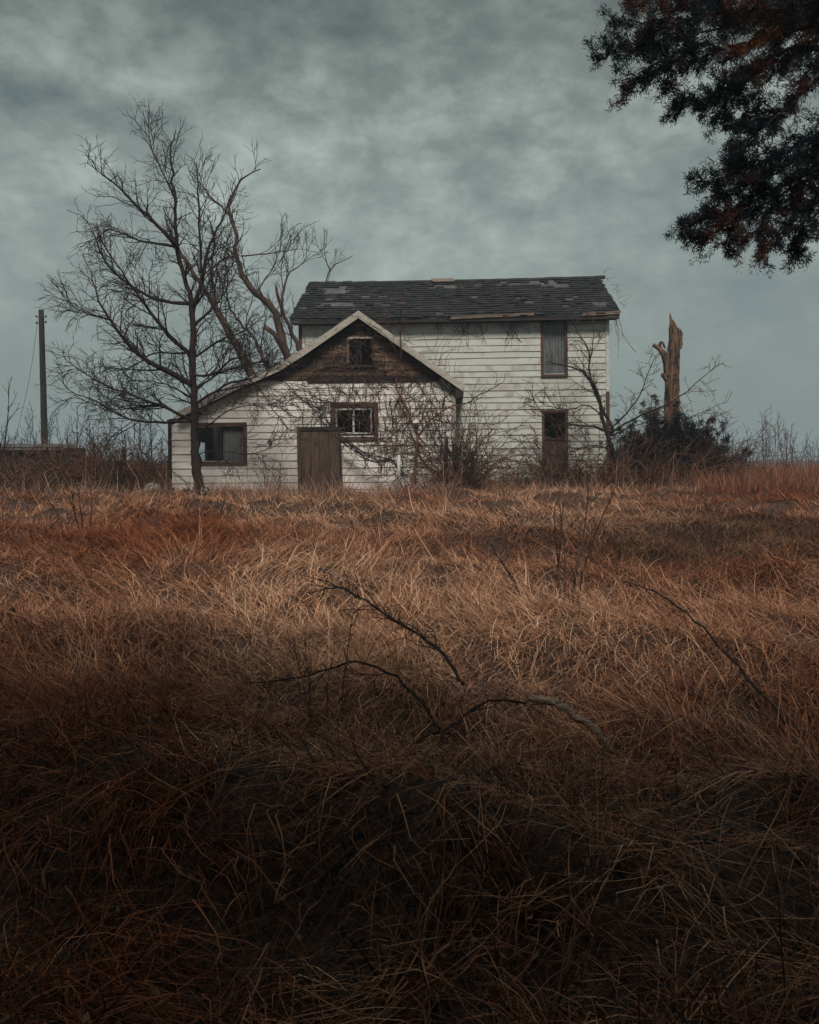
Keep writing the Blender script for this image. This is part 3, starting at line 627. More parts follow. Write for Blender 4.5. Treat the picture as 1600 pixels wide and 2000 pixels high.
    sh = [
     ([(1218, 950, 0), (1205, 905, 0), (1188, 850, 0), (1176, 815, 0), (1172, 780, 0), (1155, 745, -.1), (1138, 725, -.2), (1110, 715, -.3), (1070, 706, -.4)], .085, .010, .9),
     ([(1190, 850, 0), (1196, 835, .1), (1180, 805, .2), (1165, 772, .2), (1152, 735, .2), (1151, 690, .2), (1130, 650, .2), (1112, 615, .2)], .05, .008, .7),
     ([(1152, 700, .2), (1160, 665, .2), (1158, 620, .2)], .018, .006, .7),
     ([(1192, 845, 0), (1230, 822, -.2), (1275, 802, -.4), (1320, 780, -.5), (1370, 740, -.5), (1395, 720, -.5)], .035, .008, .9),
     ([(1192, 838, 0), (1235, 795, .2), (1255, 760, .3), (1270, 720, .3), (1280, 695, .3)], .03, .007, 1.0),
     ([(1186, 842, 0), (1150, 832, -.3), (1110, 828, -.5), (1075, 815, -.6), (1050, 795, -.6), (1035, 760, -.6)], .045, .007, 1.2),
     ([(1178, 815, 0), (1145, 790, -.2), (1110, 800, -.4), (1065, 790, -.4), (1045, 770, -.4)], .025, .006, 1.2),
     ([(1200, 880, 0), (1160, 870, -.4), (1120, 880, -.6), (1080, 890, -.7), (1040, 860, -.7)], .025, .006, 1.4),
     ([(1195, 850, 0), (1290, 815, .5), (1340, 818, .6), (1380, 800, .7), (1420, 785, .7)], .02, .006, 1.0),
    ]
    limb_tree('bare_tree', 'small leaning bare tree at the right corner of the main block', b, sh, M['bark'], M['vine'], sp2, 31, Y)
build_trees()

def sapling(name, label, base, stems, height, spread, seed, mtw, group=None, cat='sapling', r0=.02, spec=None, lean=(0, 0)):
    r = np.random.default_rng(seed); o = thing(name, label, cat, base, group); mb = MB(); tr = MB()
    sp = spec or [dict(gap=.22, len=height * .28, up=.5, wig=.1, ang=.55, rmin=.011, rmax=.014, n=4, start=.3), dict(gap=.2, len=height * .12, up=.4, wig=.1, ang=.5, rmin=.0095, rmax=.011, n=3)]
    for k in range(stems):
        a = r.uniform(0, 6.28); s = r.uniform(.1, 1) * spread
        p = stem((.1 * math.cos(a), .1 * math.sin(a), 0), (s * math.cos(a) + lean[0], s * math.sin(a) + lean[1], 1), height * r.uniform(.65, 1.1), 8, .05, .12, r)
        rad = np.linspace(r0, min(.008, r0 * .3), 9); tr.tube(p, rad, 5); branchlets(mb, p, rad, r, sp)
    tr.build('stem', mtw, o); tag(mb.build('twigs', mtw, o), kind='stuff'); return o
def bramble(name, label, base, n, size, seed, m, group=None, arch=1.0, cat='bush'):
    r = np.random.default_rng(seed); o = thing(name, label, cat, base, group); mb = MB(); tw = MB()
    for k in range(n):
        a = r.uniform(0, 6.28); x0 = np.array([r.normal(0, size[0] * .45), r.normal(0, size[1] * .45), -.05])
        L = size[2] * r.uniform(.9, 2.1); q = stem(x0, (r.normal(0, .55), r.normal(0, .55), 1), L, 9, .17, 0, r, droop=arch * r.uniform(.5, 2.4) / max(size[2], .5))
        q[:, 2] = np.maximum(q[:, 2], .03); ra = np.linspace(r.uniform(.010, .017), .007, 10)
        mb.tube(q, ra, 3, r.uniform(.05, 1)); branchlets(tw, q, ra, r, [dict(gap=.26, len=.5, up=.1, wig=.2, ang=.8, rmin=.0075, rmax=.009, n=4)])
    tag(mb.build('canes', m, o), kind='stuff'); tag(tw.build('twigs', m, o), kind='stuff'); return o
def build_shrubs():
    g = 'bare saplings behind the left thicket'
    spots = [(45, 36, 3.0), (72, 40, 3.6), (120, 34, 3.4), (150, 38, 3.2), (185, 33, 2.6), (205, 42, 3.6), (235, 35, 2.6), (262, 31, 3.0), (290, 30, 3.4), (312, 29, 2.6), (28, 33, 2.2), (170, 45, 3.4), (100, 44, 3.4)]
    ORD = ['leftmost', 'second', 'third', 'fourth', 'fifth', 'sixth', 'seventh', 'eighth', 'ninth', 'tenth', 'eleventh', 'twelfth', 'thirteenth']
    spots.sort()
    for i, (u, Y, h) in enumerate(spots):
        sapling('sapling', ORD[i] + ' from the left of the thin bare saplings behind the left thicket', G(u, 0, Y), 3, h, .28, 100 + i, M['twig'], g)
    sapling('sapling', 'tallest bare sapling at the left edge of the view', G(4, 0, 25.5), 2, 3.2, .12, 140, M['bark'], None, r0=.035, lean=(.14, 0))
    g = 'distant bare saplings right of the dead trunk'
    for i, (u, Y, h) in enumerate(sorted([(1490, 44, 3.6), (1532, 42, 3.0), (1515, 47, 3.8), (1552, 46, 3.1), (1448, 40, 2.0), (1465, 45, 2.6), (1580, 43, 2.2)])):
        sapling('sapling', ORD[i] + ' from the left of the distant bare saplings right of the dead tree', G(u, 0, Y), 3, h, .22, 160 + i, M['vine'], g)
    g = 'brambles of the left thicket'
    for i, (u, Y, n, s, lb) in enumerate([(20, 21.5, 150, (1.3, .8, .9), 'bramble tangle nearest the left edge, in front of the shed'), (75, 22.5, 150, (1.4, .8, .95), 'bramble tangle before the shed wall, left of the pale board'),
            (135, 23, 160, (1.3, .8, 1.1), 'bramble tangle over the pale board'), (200, 22.5, 150, (1.3, .8, 1.2), 'bramble tangle with pale looping canes midway between shed and wing'), (262, 24, 90, (1.2, .8, 1.3), 'bramble tangle next to the wheel cover'),
            (300, 28, 40, (.9, .7, 1.5), 'tall bramble tangle right behind the low corner of the wing'), (120, 29, 30, (1.2, .5, 1.2), 'bramble tangle behind, at the foot of the utility pole'), (200, 30, 50, (1.5, .8, 1.5), 'rearmost bramble tangle, right of the utility pole'), (-30, 26, 30, (.8, .6, 1.3), 'bramble tangle cut by the left edge beside the shed')]):
        bramble('bramble', lb, G(u, 0, Y), n, s, 200 + i, M['cane'] if i % 3 else M['vine'], g)
    sapling('dead_shrub', 'dead open shrub with forked stems standing in the grass at far left', G(165, 1000, 14.5), 6, 1.5, .8, 231, M['cane'], cat='shrub', r0=.014)
    sapling('dead_shrub', 'straw-coloured dry weed bush against the wing between window and leaning panel', tuple(np.array(G(527, 0, 22.0))), 7, 1.25, .55, 232, M['cane'], cat='shrub', r0=.009,
            spec=[dict(gap=.12, len=.45, up=.4, wig=.1, ang=.6, rmin=.0055, rmax=.007, n=4), dict(gap=.12, len=.2, up=.3, wig=.1, ang=.6, rmin=.005, rmax=.006, n=3)])
    for i, (u, Y, n, s, lb) in enumerate([(905, 22.5, 190, (.32, .35, 1.7), 'dense hanging tangle of dead vine canes at the right corner of the wing'),
                                       (1000, 24.6, 40, (.8, .3, .9), 'loose brown brush at the foot of the white wall'),
                                       (1085, 24.4, 100, (.6, .35, 1.4), 'brown brush heaped against the lower opening of the main block'),
                                       (1165, 24.0, 120, (1.0, .4, 1.0), 'low brown brush under the leaning bare tree'),
                                       (830, 21.8, 40, (.8, .3, .8), 'brown brush at the foot of the wing beside the sapling')]):
        bramble('dead_brush', lb, G(u, 0, Y), n, s, 250 + i, M['vine'] if i in (0, 2) else M['cane'])
    for i, (u, Y, lb) in enumerate([(1270, 23.6, 'pale dry canes crossing the left flank of the juniper'), (1345, 23.4, 'pale dry canes arching over the front of the juniper')]):
        bramble('dry_canes', lb, G(u, 0, Y), 26, (.9, .3, 1.1), 270 + i, M['cane'], arch=.5)
    bramble('dead_brush', 'tall brown twiggy brush left of the juniper by the house corner', G(1232, 0, 24.8), 90, (.9, .4, 1.5), 277, M['vine'], arch=.5)
    bramble('dead_brush', 'brown twiggy brush rising through the right side of the juniper', G(1385, 0, 25.2), 90, (1.0, .4, 1.5), 278, M['vine'], arch=.5)
    bramble('dead_brush', 'reddish weed brush between juniper and distant saplings', G(1440, 0, 27), 70, (1.2, .8, .9), 275, M['cane'])
build_shrubs()

def build_vines():
    r = np.random.default_rng(77); toW = lambda x, y, z: np.array(HM @ Vector((x, y, z)))
    def crawl(mb, x, z, d, L, ang, step=.09, wig=.24, rad=.008, lim=None):
        p = []; off = r.uniform(.04, .09)
        for i in range(int(L / step)):
            p.append(toW(x, d - off - .02 * math.sin(i * .7), z)); x += math.cos(ang) * step; z += math.sin(ang) * step; ang += r.normal(0, wig)
            if lim and not (lim[0] < x < lim[1] and lim[2] < z < lim[3]): break
        if len(p) > 3: mb.tube(np.array(p), np.linspace(rad, rad * .6, len(p)), 3, r.uniform(.1, .9))
    a = MB(); x0, x1 = hp(590, 700, WD)[0], wx1
    for k in range(260):               # over the gable and the siding under it
        x = r.uniform(x0 + .2, x1); z = min(r.uniform(1.5, 5.0), under(x) - .1)
        crawl(a, x, z, WD, r.uniform(.5, 2.2), r.uniform(0, 6.28), rad=r.uniform(.007, .012), lim=(x0 - .4, x1 + .1, 1.0, 6))
    for k in range(80):                # runners hanging from the beam
        x = r.uniform(x0, x1); crawl(a, x, r.uniform(2.6, 3.6), WD, r.uniform(.4, 1.3), -1.57 + r.normal(0, .5), rad=.009, wig=.25)
    for k in range(70):
        x = r.uniform(hp(700, 800, WD)[0], x1); crawl(a, x, r.uniform(1.0, 2.6), WD, r.uniform(.5, 1.6), 1.57 + r.normal(0, .6), rad=.010, wig=.22)
    tag(a.build('climbing_vine', M['vine']), 'web of bare brown vines clinging to the gable and front of the wing', 'vine')
    b = MB()
    for k in range(60):                # from the main eave
        x = r.choice([hp(800, 640, 0)[0], hp(905, 640, 0)[0], hp(935, 640, 0)[0], hp(990, 640, 0)[0], hp(1015, 640, 0)[0], hp(860, 640, 0)[0]]) + r.normal(0, .22)
        crawl(b, x, eave_z - .05, 0, r.uniform(.25, 1.25), -1.57 + r.normal(0, .35), rad=.008, wig=.28)
    tag(b.build('hanging_vine', M['vine']), 'thin dead vines hanging down the siding from the main eave', 'vine')
    c = MB(); e = np.array(HM @ Vector((hp(1206, 612, -.3)[0], -.3, eave_z + .02)))
    for k in range(9):
        c.tube(stem(e + r.normal(0, .05, 3), (r.normal(0, .2), 0, -1), r.uniform(.5, 1.5), 10, .12, 0, r), .0055, 3, .4)
    for k in range(16):
        t = r.uniform(0, 1); p = np.array(HM @ Vector((mx1 + .38, -.35 + 3.4 * t, eave_z + .2 + 1.9 * t))); c.tube(stem(p, (1, -.3, r.normal(.3, .6)), r.uniform(.15, .5), 5, .3, 0, r), .005, 3, .4)
    tag(c.build('hanging_vine', M['vine']), 'wispy vine dangling from the right end of the eave', 'vine')
    # sapling grown up against the wing
    Y = 22.35; bs = G(811, 940, Y); limb = [
      ([(808, 945, 0), (812, 900, 0), (815, 862, 0), (817, 850, 0)], .042, .036, 0),
      ([(817, 851, 0), (806, 830, 0), (797, 800, 0), (786, 780, 0), (776, 762, 0), (774, 742, 0), (779, 715, -.1), (784, 690, -.2), (781, 650, -.3), (781, 618, -.6), (787, 590, -.7), (792, 560, -.7)], .034, .006, .9),
      ([(818, 851, 0), (835, 826, 0), (858, 808, -.1), (880, 795, -.2), (905, 790, -.3), (940, 770, -.4), (985, 745, -.4)], .03, .006, .7),
      ([(783, 655, -.3), (770, 632, -.5), (757, 620, -.6), (749, 597, -.6)], .012, .005, .7),
      ([(779, 705, -.1), (760, 660, -.3), (730, 640, -.35), (705, 620, -.4)], .012, .005, 1.0),
      ([(782, 700, -.1), (750, 690, -.2), (700, 668, -.3), (668, 660, -.3)], .012, .005, 1.0),
      ([(817, 855, 0), (840, 872, -.1), (850, 900, -.2), (858, 935, -.2)], .014, .010, .3)]
    sp = [dict(gap=.2, len=.8, up=.1, wig=.24, ang=.85, rmin=.009, rmax=.012, n=6, flat=.35), dict(gap=.2, len=.4, up=0, wig=.25, ang=.85, rmin=.0075, rmax=.008, n=4, flat=.4)]
    limb_tree('wall_sapling', 'forked bare sapling growing up the front of the wing to the gable', bs, limb, M['cane'], M['vine'], sp, 12, Y)
    # old vine stems sagging from the sliding window to the ground
    d = MB()
    for k in range(9):
        P = [at(672 + r.normal(0, 6), 860 + r.normal(0, 4), 22.3), at(705 + r.normal(0, 5), 882 + r.normal(0, 4), 22.2), at(735, 897 + r.normal(0, 5), 22.1), at(768, 902 + r.normal(0, 6), 22.1), at(790 + r.normal(0, 10), 930 + r.normal(0, 6), 22.0)]
        d.tube(curve(P, 14), np.linspace(.014, .009, 14), 4, r.uniform(.2, .6))
    tag(d.build('vine_stem', M['dark_stick']), 'thick dark vine stems sagging from the sliding window to the ground', 'vine')
    e_ = MB()
    for k in range(5):
        P = [at(645, 830, 22.4), at(620 + r.normal(0, 6), 800 + r.normal(0, 6), 22.3), at(590, 775 + r.normal(0, 10), 22.2), at(560 + r.normal(0, 8), 760 + r.normal(0, 12), 22.1)]
        e_.tube(curve(P, 12), np.linspace(.008, .006, 12), 4, .4)
    tag(e_.build('vine_stem', M['dark_stick']), 'thin dark vine stems reaching left from above the leaning panel', 'vine')
build_vines()

# ------------------------------------------------------------------ evergreens
def spiky(mb, P, D, size, r, per, width):
    """tufts of narrow scale-leaf blades at points P heading D"""
    n = len(P); k = n * per; p = np.repeat(P, per, 0) + r.normal(0, size * .28, (k, 3)); d = np.repeat(D, per, 0) * .9 + r.normal(0, .75, (k, 3))
    d /= np.linalg.norm(d, axis=1, keepdims=True); s = np.cross(d, r.normal(0, 1, (k, 3))); s /= (np.linalg.norm(s, axis=1, keepdims=True) + 1e-9)
    L = (size * r.uniform(.5, 1.2, k))[:, None]; w = width * r.uniform(.7, 1.3, k)[:, None]
    v = np.stack([p - s * w * .5, p + d * L * .5 - s * w, p + d * L, p + d * L * .5 + s * w], 1).reshape(-1, 3)
    q = np.arange(k * 4).reshape(-1, 4); mb.raw(v, q, np.repeat(np.clip(r.normal(.5, .22, k), 0, 1), 4))
def spray_branch(wood, leaf, path, r, gap, length, size, per, width, r0=.02, spread=1.0, wood_r=.004):
    d = np.concatenate([[0], np.cumsum(np.linalg.norm(np.diff(path, axis=0), axis=1))]); wood.tube(path, np.linspace(r0, .004, len(path)), 5)
    x = .05 * d[-1]; P = []; D = []
    while x < d[-1]:
        i = int(np.clip(np.searchsorted(d, x) - 1, 0, len(path) - 2)); t = (x - d[i]) / (d[i + 1] - d[i] + 1e-9); p = path[i] * (1 - t) + path[i + 1] * t; tan = unit(path[i + 1] - path[i])
        dr = side_dir(tan, r, r.uniform(.35, 1.15)); L = length * r.uniform(.4, 1.2) * (1 - .5 * x / d[-1]) * spread
        q = stem(p, dr, L, 5, .16, -.2, r); wood.tube(q, np.linspace(wood_r, .0015, 6), 3)
        for a in range(1, 6):
            tn = unit(q[a] - q[a - 1]); P.append(q[a]); D.append(tn)
            for _ in range(2):
                s = side_dir(tn, r, r.uniform(.5, 1.1)); e = q[a] + s * L * r.uniform(.12, .34); P.append(e); D.append(s); P.append((q[a] + e) / 2); D.append(s)
        x += gap * r.uniform(.6, 1.4)
    spiky(leaf, np.array(P), np.array(D), size, r, per, width)
def build_cedar():
    r = np.random.default_rng(41)
    base = np.array([5.9, 7.2, float(gz(5.9, 7.2)) - .05]); o = thing('cedar_tree', 'dark rusty-leaved cedar reaching in over the top right corner', 'tree', tuple(base))
    tr = MB(); p = np.array([(0, 0, 0), (.05, 0, 2), (-.1, .1, 4.5), (0, .1, 7), (.1, 0, 10)]); tr.tube(curve(p, 16), np.linspace(.24, .05, 16), 9); tr.build('trunk', M['bark'], o, smooth=True)
    z7 = lambda x, y, dy: at(1146 + x / 3.45, y / 3.45 - 8, 7.2 + dy) - base
    B = [[(2300, 100, .1), (1700, 40, 0), (1100, 170, 0), (600, 270, -.1), (300, 380, -.2), (70, 400, -.2)], [(700, 160, 0), (400, 170, .2), (160, 180, .2)],
         [(2300, -100, .1), (1500, -120, .3), (800, -30, .4), (330, 30, .4)], [(800, 330, 0), (560, 440, -.2), (400, 540, -.3), (270, 630, -.3)], [(650, 380, .1), (540, 500, .2), (490, 610, .2)],
         [(2300, 150, .1), (1500, 300, .3), (1100, 500, .2), (820, 680, .1), (590, 800, 0)], [(1150, 480, .2), (980, 680, .3), (900, 800, .4), (930, 880, .4)],
         [(2300, 200, .1), (1700, 450, -.1), (1400, 700, -.3), (1200, 880, -.4), (1010, 1000, -.4)], [(1300, 770, -.3), (1150, 800, -.2), (1060, 860, -.1)],
         [(2300, 600, .1), (1800, 800, .2), (1400, 1020, .3), (1050, 1180, .3), (750, 1260, .3)], [(1200, 1100, .3), (1000, 1130, .2), (960, 1150, .1)],
         [(2300, 700, .1), (1750, 1000, 0), (1300, 1300, -.2), (950, 1450, -.3), (640, 1570, -.4)], [(1100, 1400, -.2), (900, 1580, -.1), (720, 1650, -.1)],
         [(2300, 900, .1), (1800, 1250, -.3), (1500, 1500, -.3), (1250, 1650, -.3), (1180, 1750, -.3)], [(1500, 1480, -.2), (1400, 1650, .1), (1300, 1750, .1)],
         [(1300, 1320, .1), (1150, 1560, .2), (950, 1680, .2)], [(2300, 1100, .1), (1800, 1400, .2), (1620, 1580, .3)],
         [(2200, 0, .2), (1500, 60, .5), (1000, 100, .6), (500, 90, .6)], [(2200, 50, -.2), (1500, 200, -.4), (1000, 330, -.5), (700, 430, -.5)], [(2200, 300, .2), (1700, 330, .5), (1300, 420, .6), (1000, 620, .5), (780, 740, .4)],
         [(2200, 750, -.2), (1650, 950, -.4), (1250, 1200, -.4), (900, 1330, -.4)], [(2200, 800, .3), (1650, 1150, .5), (1200, 1400, .5), (850, 1500, .5)], [(2200, 850, .3), (1700, 1250, .5), (1350, 1480, .5)],
         [(2200, -200, .3), (1600, -150, .6), (1000, -100, .6), (500, -60, .5)], [(2200, -60, .6), (1600, 150, .8), (1250, 300, .8)], [(2200, -150, -.5), (1500, 50, -.6), (900, 120, -.6), (420, 240, -.5)]]
    wood = MB(); leaf = MB()
    for k, b in enumerate(B):
        P = curve([z7(*q) for q in b], 16); P[1:-1] += r.normal(0, .012, (14, 3))
        spray_branch(wood, leaf, P, r, .034, .34, .046, 8, .0034, r0=.022 if len(b) > 3 else .010)
    wood.build('limb', M['bark'], o); leaf.build('foliage', M['cedar'], o)
    # the rest of the crown, above and to the side of the view
    wd = MB(); lf = MB()
    for k in range(46):
        z = r.uniform(2.6, 10); a = r.uniform(0, 6.28); L = (3.3 - .24 * z) * r.uniform(.7, 1.1) + .5
        if math.cos(a) < -.25 and -.2 < math.sin(a): a += math.pi * .75
        P = stem((0, 0, z), (math.cos(a), math.sin(a), .15), L, 7, .06, .05, r); W = P + base
        if np.any((W[:, 0] < .5 * W[:, 1] + 1.0) & (W[:, 2] < 2.0 + .6 * W[:, 1])): continue
        spray_branch(wd, lf, P, r, .14, .7, .10, 5, .02, r0=.03)
    wd.build('branches', M['bark'], o); lf.build('crown', M['cedar'], o)
build_cedar()
def build_shade_cedars():
    # unseen cedars added behind, beside and overhead, shaped to shade the near grass
    r = np.random.default_rng(52)
    rows = [(-9.8, -4.6, 8.4, 2.75), (-6.0, -5.2, 8.8, 2.75), (-2.0, -4.7, 8.2, 2.75), (2.0, -5.0, 8.5, 2.75), (6.0, -4.5, 8.6, 2.75), (10.2, -4.0, 8.5, 2.75), (-13.8, -3.8, 8.8, 2.75), (-5.4, .5, 5.8, 2.5), (5.2, .2, 5.8, 2.4), (-9.6, -.2, 6.2, 2.7), (9.4, -.2, 6.2, 2.7)]
    for i, (x, y, h, rr) in enumerate(rows):
        o = thing('cedar_tree', 'unseen cedar added beside or behind the viewpoint to shade the grass', 'tree', (x, y, float(gz(x, y)) - .05), 'unseen cedars added for shade')
        tr = MB(); tr.tube(curve([(0, 0, 0), (.1, 0, h * .5), (0, .1, h)], 10), np.linspace(.24, .03, 10), 8); tr.build('trunk', M['bark'], o); lf = MB(); wd = MB()
        n = 3000; zz = r.uniform(.06, 1, n); rad = rr * np.sqrt(np.clip(1 - zz ** 1.9, 0, 1)) * r.uniform(.35, 1.08, n) + .1; a = r.uniform(0, 6.28, n)
        P = np.stack([rad * np.cos(a), rad * np.sin(a), zz * h], 1); D = np.stack([np.cos(a), np.sin(a), np.full(n, .3)], 1)
        if i in (7, 8):                # long added boughs that block sky light over the foreground
            sg = 1 if x < 0 else -1
            for k in range(16):
                z0 = r.uniform(3.0, 4.6); yy = r.uniform(-3.8, 1.1); tip = np.array([sg * r.uniform(4.2, 6.2), yy, max(z0, 2.9 + .62 * max(0, y + yy)) - .1 + r.uniform(0, .6)])
                q = curve([(0, 0, z0), tip * .5 + np.array([0, 0, z0 * .5 + .25]), tip], 12); wd.tube(q, np.linspace(.05, .01, 12), 5)
                t = r.uniform(.15, 1, 210); j = (t * 11).astype(int); pp = q[j] + r.normal(0, 1, (210, 3)) * np.array([.35, .38, .12]); P = np.vstack([P, pp]); D = np.vstack([D, np.tile(unit(tip), (210, 1))])
            wd.build('shade_bough', M['bark'], o)
        W = P + np.array([x, y, 0]); vis = (W[:, 1] > 0) & (np.abs(W[:, 0]) < .55 * W[:, 1] + .7) & (W[:, 2] < 2.3 + .58 * W[:, 1]); P, D = P[~vis], D[~vis]
        spiky(lf, P, D, .5, r, 3, .12); lf.build('crown', M['cedar'], o)
build_shade_cedars()
def build_juniper():
    r = np.random.default_rng(61); Y = 26.0; b = np.array(G(1300, 930, Y)); o = thing('juniper_bush', 'dark spreading juniper bush round the foot of the dead trunk', 'bush', tuple(b)); wd = MB(); lf = MB()
    for k in range(230):
        x = r.uniform(-2.6, 2.4); h = 2.25 * (1 - (abs(x - .15) / 2.8) ** 1.5) * r.uniform(.35, 1.3) + .25
        P = stem((x * .6, r.normal(0, .4), .05), (x * .3 + r.normal(0, .25), r.normal(0, .35), 1), h, 8, .06, .1, r); spray_branch(wd, lf, P, r, .22, .28, .12, 3, .012, r0=.016, wood_r=.006)
    wd.build('branches', M['bark'], o); lf.build('foliage', M['juniper'], o)
    lf = MB(); p0 = np.array(G(392, 950, 20.9)); o = thing('evergreen_seedling', 'low dark green leafy plant at the foot of the front tree', 'plant', tuple(p0))
    P = np.stack([r.normal(0, .22, 90), r.normal(0, .15, 90), r.uniform(.05, .42, 90)], 1); P[::3, 0] -= .45; spiky(lf, P, r.normal(0, 1, (90, 3)), .12, r, 5, .025); lf.build('leaves', M['evergreen_leaf'], o)
    st = MB()
    for k in range(12): st.tube(stem((r.normal(-.1, .2), 0, 0), (r.normal(0, .4), r.normal(0, .3), 1), .4, 4, .1, 0, r), .006, 3)
    st.build('stems', M['twig'], o)
build_juniper()

# ------------------------------------------------------------------ standing and lying things
def build_snag():
    r = np.random.default_rng(71); Y = 27.0; b = np.array(G(1312, 930, Y)); o = thing('dead_tree', 'broken orange-brown dead tree, a bare trunk with splintered top', 'dead tree', tuple(b)); q = lambda u, v, dy=0: at(u, v, Y + dy) - b
    n = 60; P = curve([q(1314, 945), q(1313, 850), q(1313, 760), q(1315, 700), q(1319, 650), q(1320, 640)], n); rad = np.interp(np.linspace(0, 1, n), [0, .25, .5, .8, .93, 1], [.33, .26, .235, .21, .17, .10]); m = MB()
    m.tube(P, rad, 22, squash=1 + np.cumsum(r.normal(0, .03, (n, 22)), axis=0) * .3 + r.normal(0, .09, (1, 22)) + r.normal(0, .035, (n, 22))); m.build('trunk', M['snag'], o)
    for u0, v0, u1, v1, u2, v2, w in ((1313, 660, 1311, 630, 1309, 611, .10), (1321, 655, 1327, 645, 1333, 650, .07), (1331, 660, 1333, 652, 1335, 648, .05), (1310, 668, 1308, 650, 1306, 638, .06), (1322, 665, 1320, 640, 1314, 624, .12), (1326, 668, 1329, 652, 1330, 642, .10), (1314, 672, 1314, 650, 1311, 632, .12), (1318, 665, 1322, 650, 1325, 640, .11)):
        s = MB(); s.tube(curve([q(u0, v0 + 14), q(u0, v0), q(u1, v1), q(u2, v2)], 8), np.array([1, 1, .95, .85, .7, .5, .3, .08]) * w, 6, squash=1 + r.normal(0, .12, (8, 6))); s.build('splinter', M['snag'], o)
    s = MB(); s.tube(curve([q(1308, 735), q(1302, 705), q(1294, 688), q(1284, 678), q(1276, 673)], 10), np.linspace(.17, .06, 10), 9, squash=1 + r.normal(0, .08, (10, 9))); s.build('limb_stub', M['snag'], o, smooth=True)
    s = MB(); s.tube(curve([q(1290, 682), q(1289, 672), q(1294, 668), q(1299, 680)], 8), np.linspace(.06, .03, 8), 6); s.build('limb_stub', M['snag'], o, smooth=True)
    s = MB(); s.tube(curve([q(1303, 740), q(1297, 733), q(1293, 731)], 5), np.linspace(.12, .07, 5), 8, squash=1 + r.normal(0, .1, (5, 8))); s.build('limb_stub', M['snag'], o, smooth=True)
build_snag()
def build_objects():
    r = np.random.default_rng(81)
    # utility pole with its guy wire
    Y = 40.0; b = np.array(G(89, 880, Y)); o = thing('utility_pole', 'dark wooden utility pole with a slack guy wire at far left', 'pole', tuple(b)); top = at(80.5, 605, Y) - b
    m = MB(); m.tube(np.array([np.zeros(3) * (1 - t) + top * t for t in np.linspace(0, 1, 14)]), np.linspace(.17, .125, 14), 12, squash=1 + r.normal(0, .025, (14, 12))); m.build('shaft', M['pole'], o, smooth=True)
    for dz, sx in ((-.35, 1), (-.35, -1), (-.62, 1), (-.66, -1)):
        p = top + np.array([0, 0, dz]); k = MB().tube([p + np.array([sx * .10, 0, 0]), p + np.array([sx * .24, 0, 0])], .018, 6).build('bracket', M['metal_dark'], o)
        h = MB(); h.tube([p + np.array([sx * .23, 0, z]) for z in (-.02, .02, .06, .09)], np.array([.03, .045, .04, .02]), 8); h.build('insulator', M['metal_dark'], o)
    w = MB(); w.tube(curve([top + np.array([-.16, 0, -.45]), top * .55 + np.array([-.75, 0, 0]), np.array([-1.7, -.5, .2])], 12), .012, 4); tag(w.build('guy_wire', M['metal_dark'], o), 'slack guy wire')
    # low shed in the thicket
    Y = 31.0; b = np.array(G(40, 0, Y)); o = thing('shed', 'low dark shed with flat tin roof edge sunk in the left thicket', 'shed', tuple(b))
    x0, x1 = -3.2, at(118, 0, Y)[0] - b[0]; zt = at(0, 868, Y)[2] - b[2]
    k = 0; x = x0
    while x < x1 - .02:
        w_ = .2; MB().box(x + .004, min(x + w_ - .004, x1), -.02 + r.normal(0, .006), .02, 0, zt - .12 + r.normal(0, .01)).build('wall_board', M['dark_wood'], o); x += w_
    sb = MB(); sb.box(x0, x1, .03, 2.4, 0, zt - .1); sb.build('wall', M['dark_wood'], o)
    MB().hexa([(x0 - .2, -.3, zt - .22), (x1 + .22, -.3, zt - .22), (x1 + .05, 1.2, zt - .02), (x0 - .2, 1.2, zt - .02), (x0 - .2, -.3, zt - .19), (x1 + .22, -.3, zt - .19), (x1 + .05, 1.2, zt + .02), (x0 - .2, 1.2, zt + .02)]).build('roof', M['roof_deck'], o)
    MB().box(x0 - .2, x1 + .06, 1.12, 1.26, zt + .022, zt + .05).build('ridge_strip', M['tin'], o)
    # pale plank trough in front of the shed
    Y = 25.5; p = at(105, 938, Y); t = thing('plank', 'pale grey board lying low in the left thicket', 'board', (p[0], Y, p[2])); MB().box(-.55, .6, -.03, .03, -.06, .10).build('board', M['tin'], t)
    MB().box(-.5, -.4, .035, .12, -.3, .06).build('batten', M['dark_wood'], t); MB().box(.4, .5, .035, .12, -.3, .06).build('batten', M['dark_wood'], t)
    # wheel cover leaning by the corner of the wing
    c = np.array(G(308, 0, 22.6)) + np.array([0, -.5, .25]); t = thing('wheel_cover', 'round ringed metal wheel cover lying in the grass left of the wing', 'wheel cover', tuple(c)); ax = unit(np.array([.1, -.75, .66])); a = unit(np.cross(ax, [0, 0, 1.])); bb = np.cross(ax, a)
    prof_ = [(.0, .05), (.05, .05), (.06, .02), (.095, .02), (.105, .045), (.13, .045), (.14, .015), (.175, .02), (.19, .035), (.205, .0)]; m = MB(); V = []
    for rr, hh in prof_:
        for j in range(28): th = j * 2 * math.pi / 28; V.append(ax * hh + rr * (math.cos(th) * a + math.sin(th) * bb))
    m.raw(V, [(i * 28 + j, i * 28 + (j + 1) % 28, (i + 1) * 28 + (j + 1) % 28, (i + 1) * 28 + j) for i in range(len(prof_) - 1) for j in range(28)]); m.build('disc', M['chrome'], t, smooth=False)
    ty = MB(); ty.tube([ax * -.03 + .225 * (math.cos(k * math.pi / 12) * a + math.sin(k * math.pi / 12) * bb) for k in range(25)], .03, 8); ty.build('rim', M['metal_dark'], t, smooth=True)
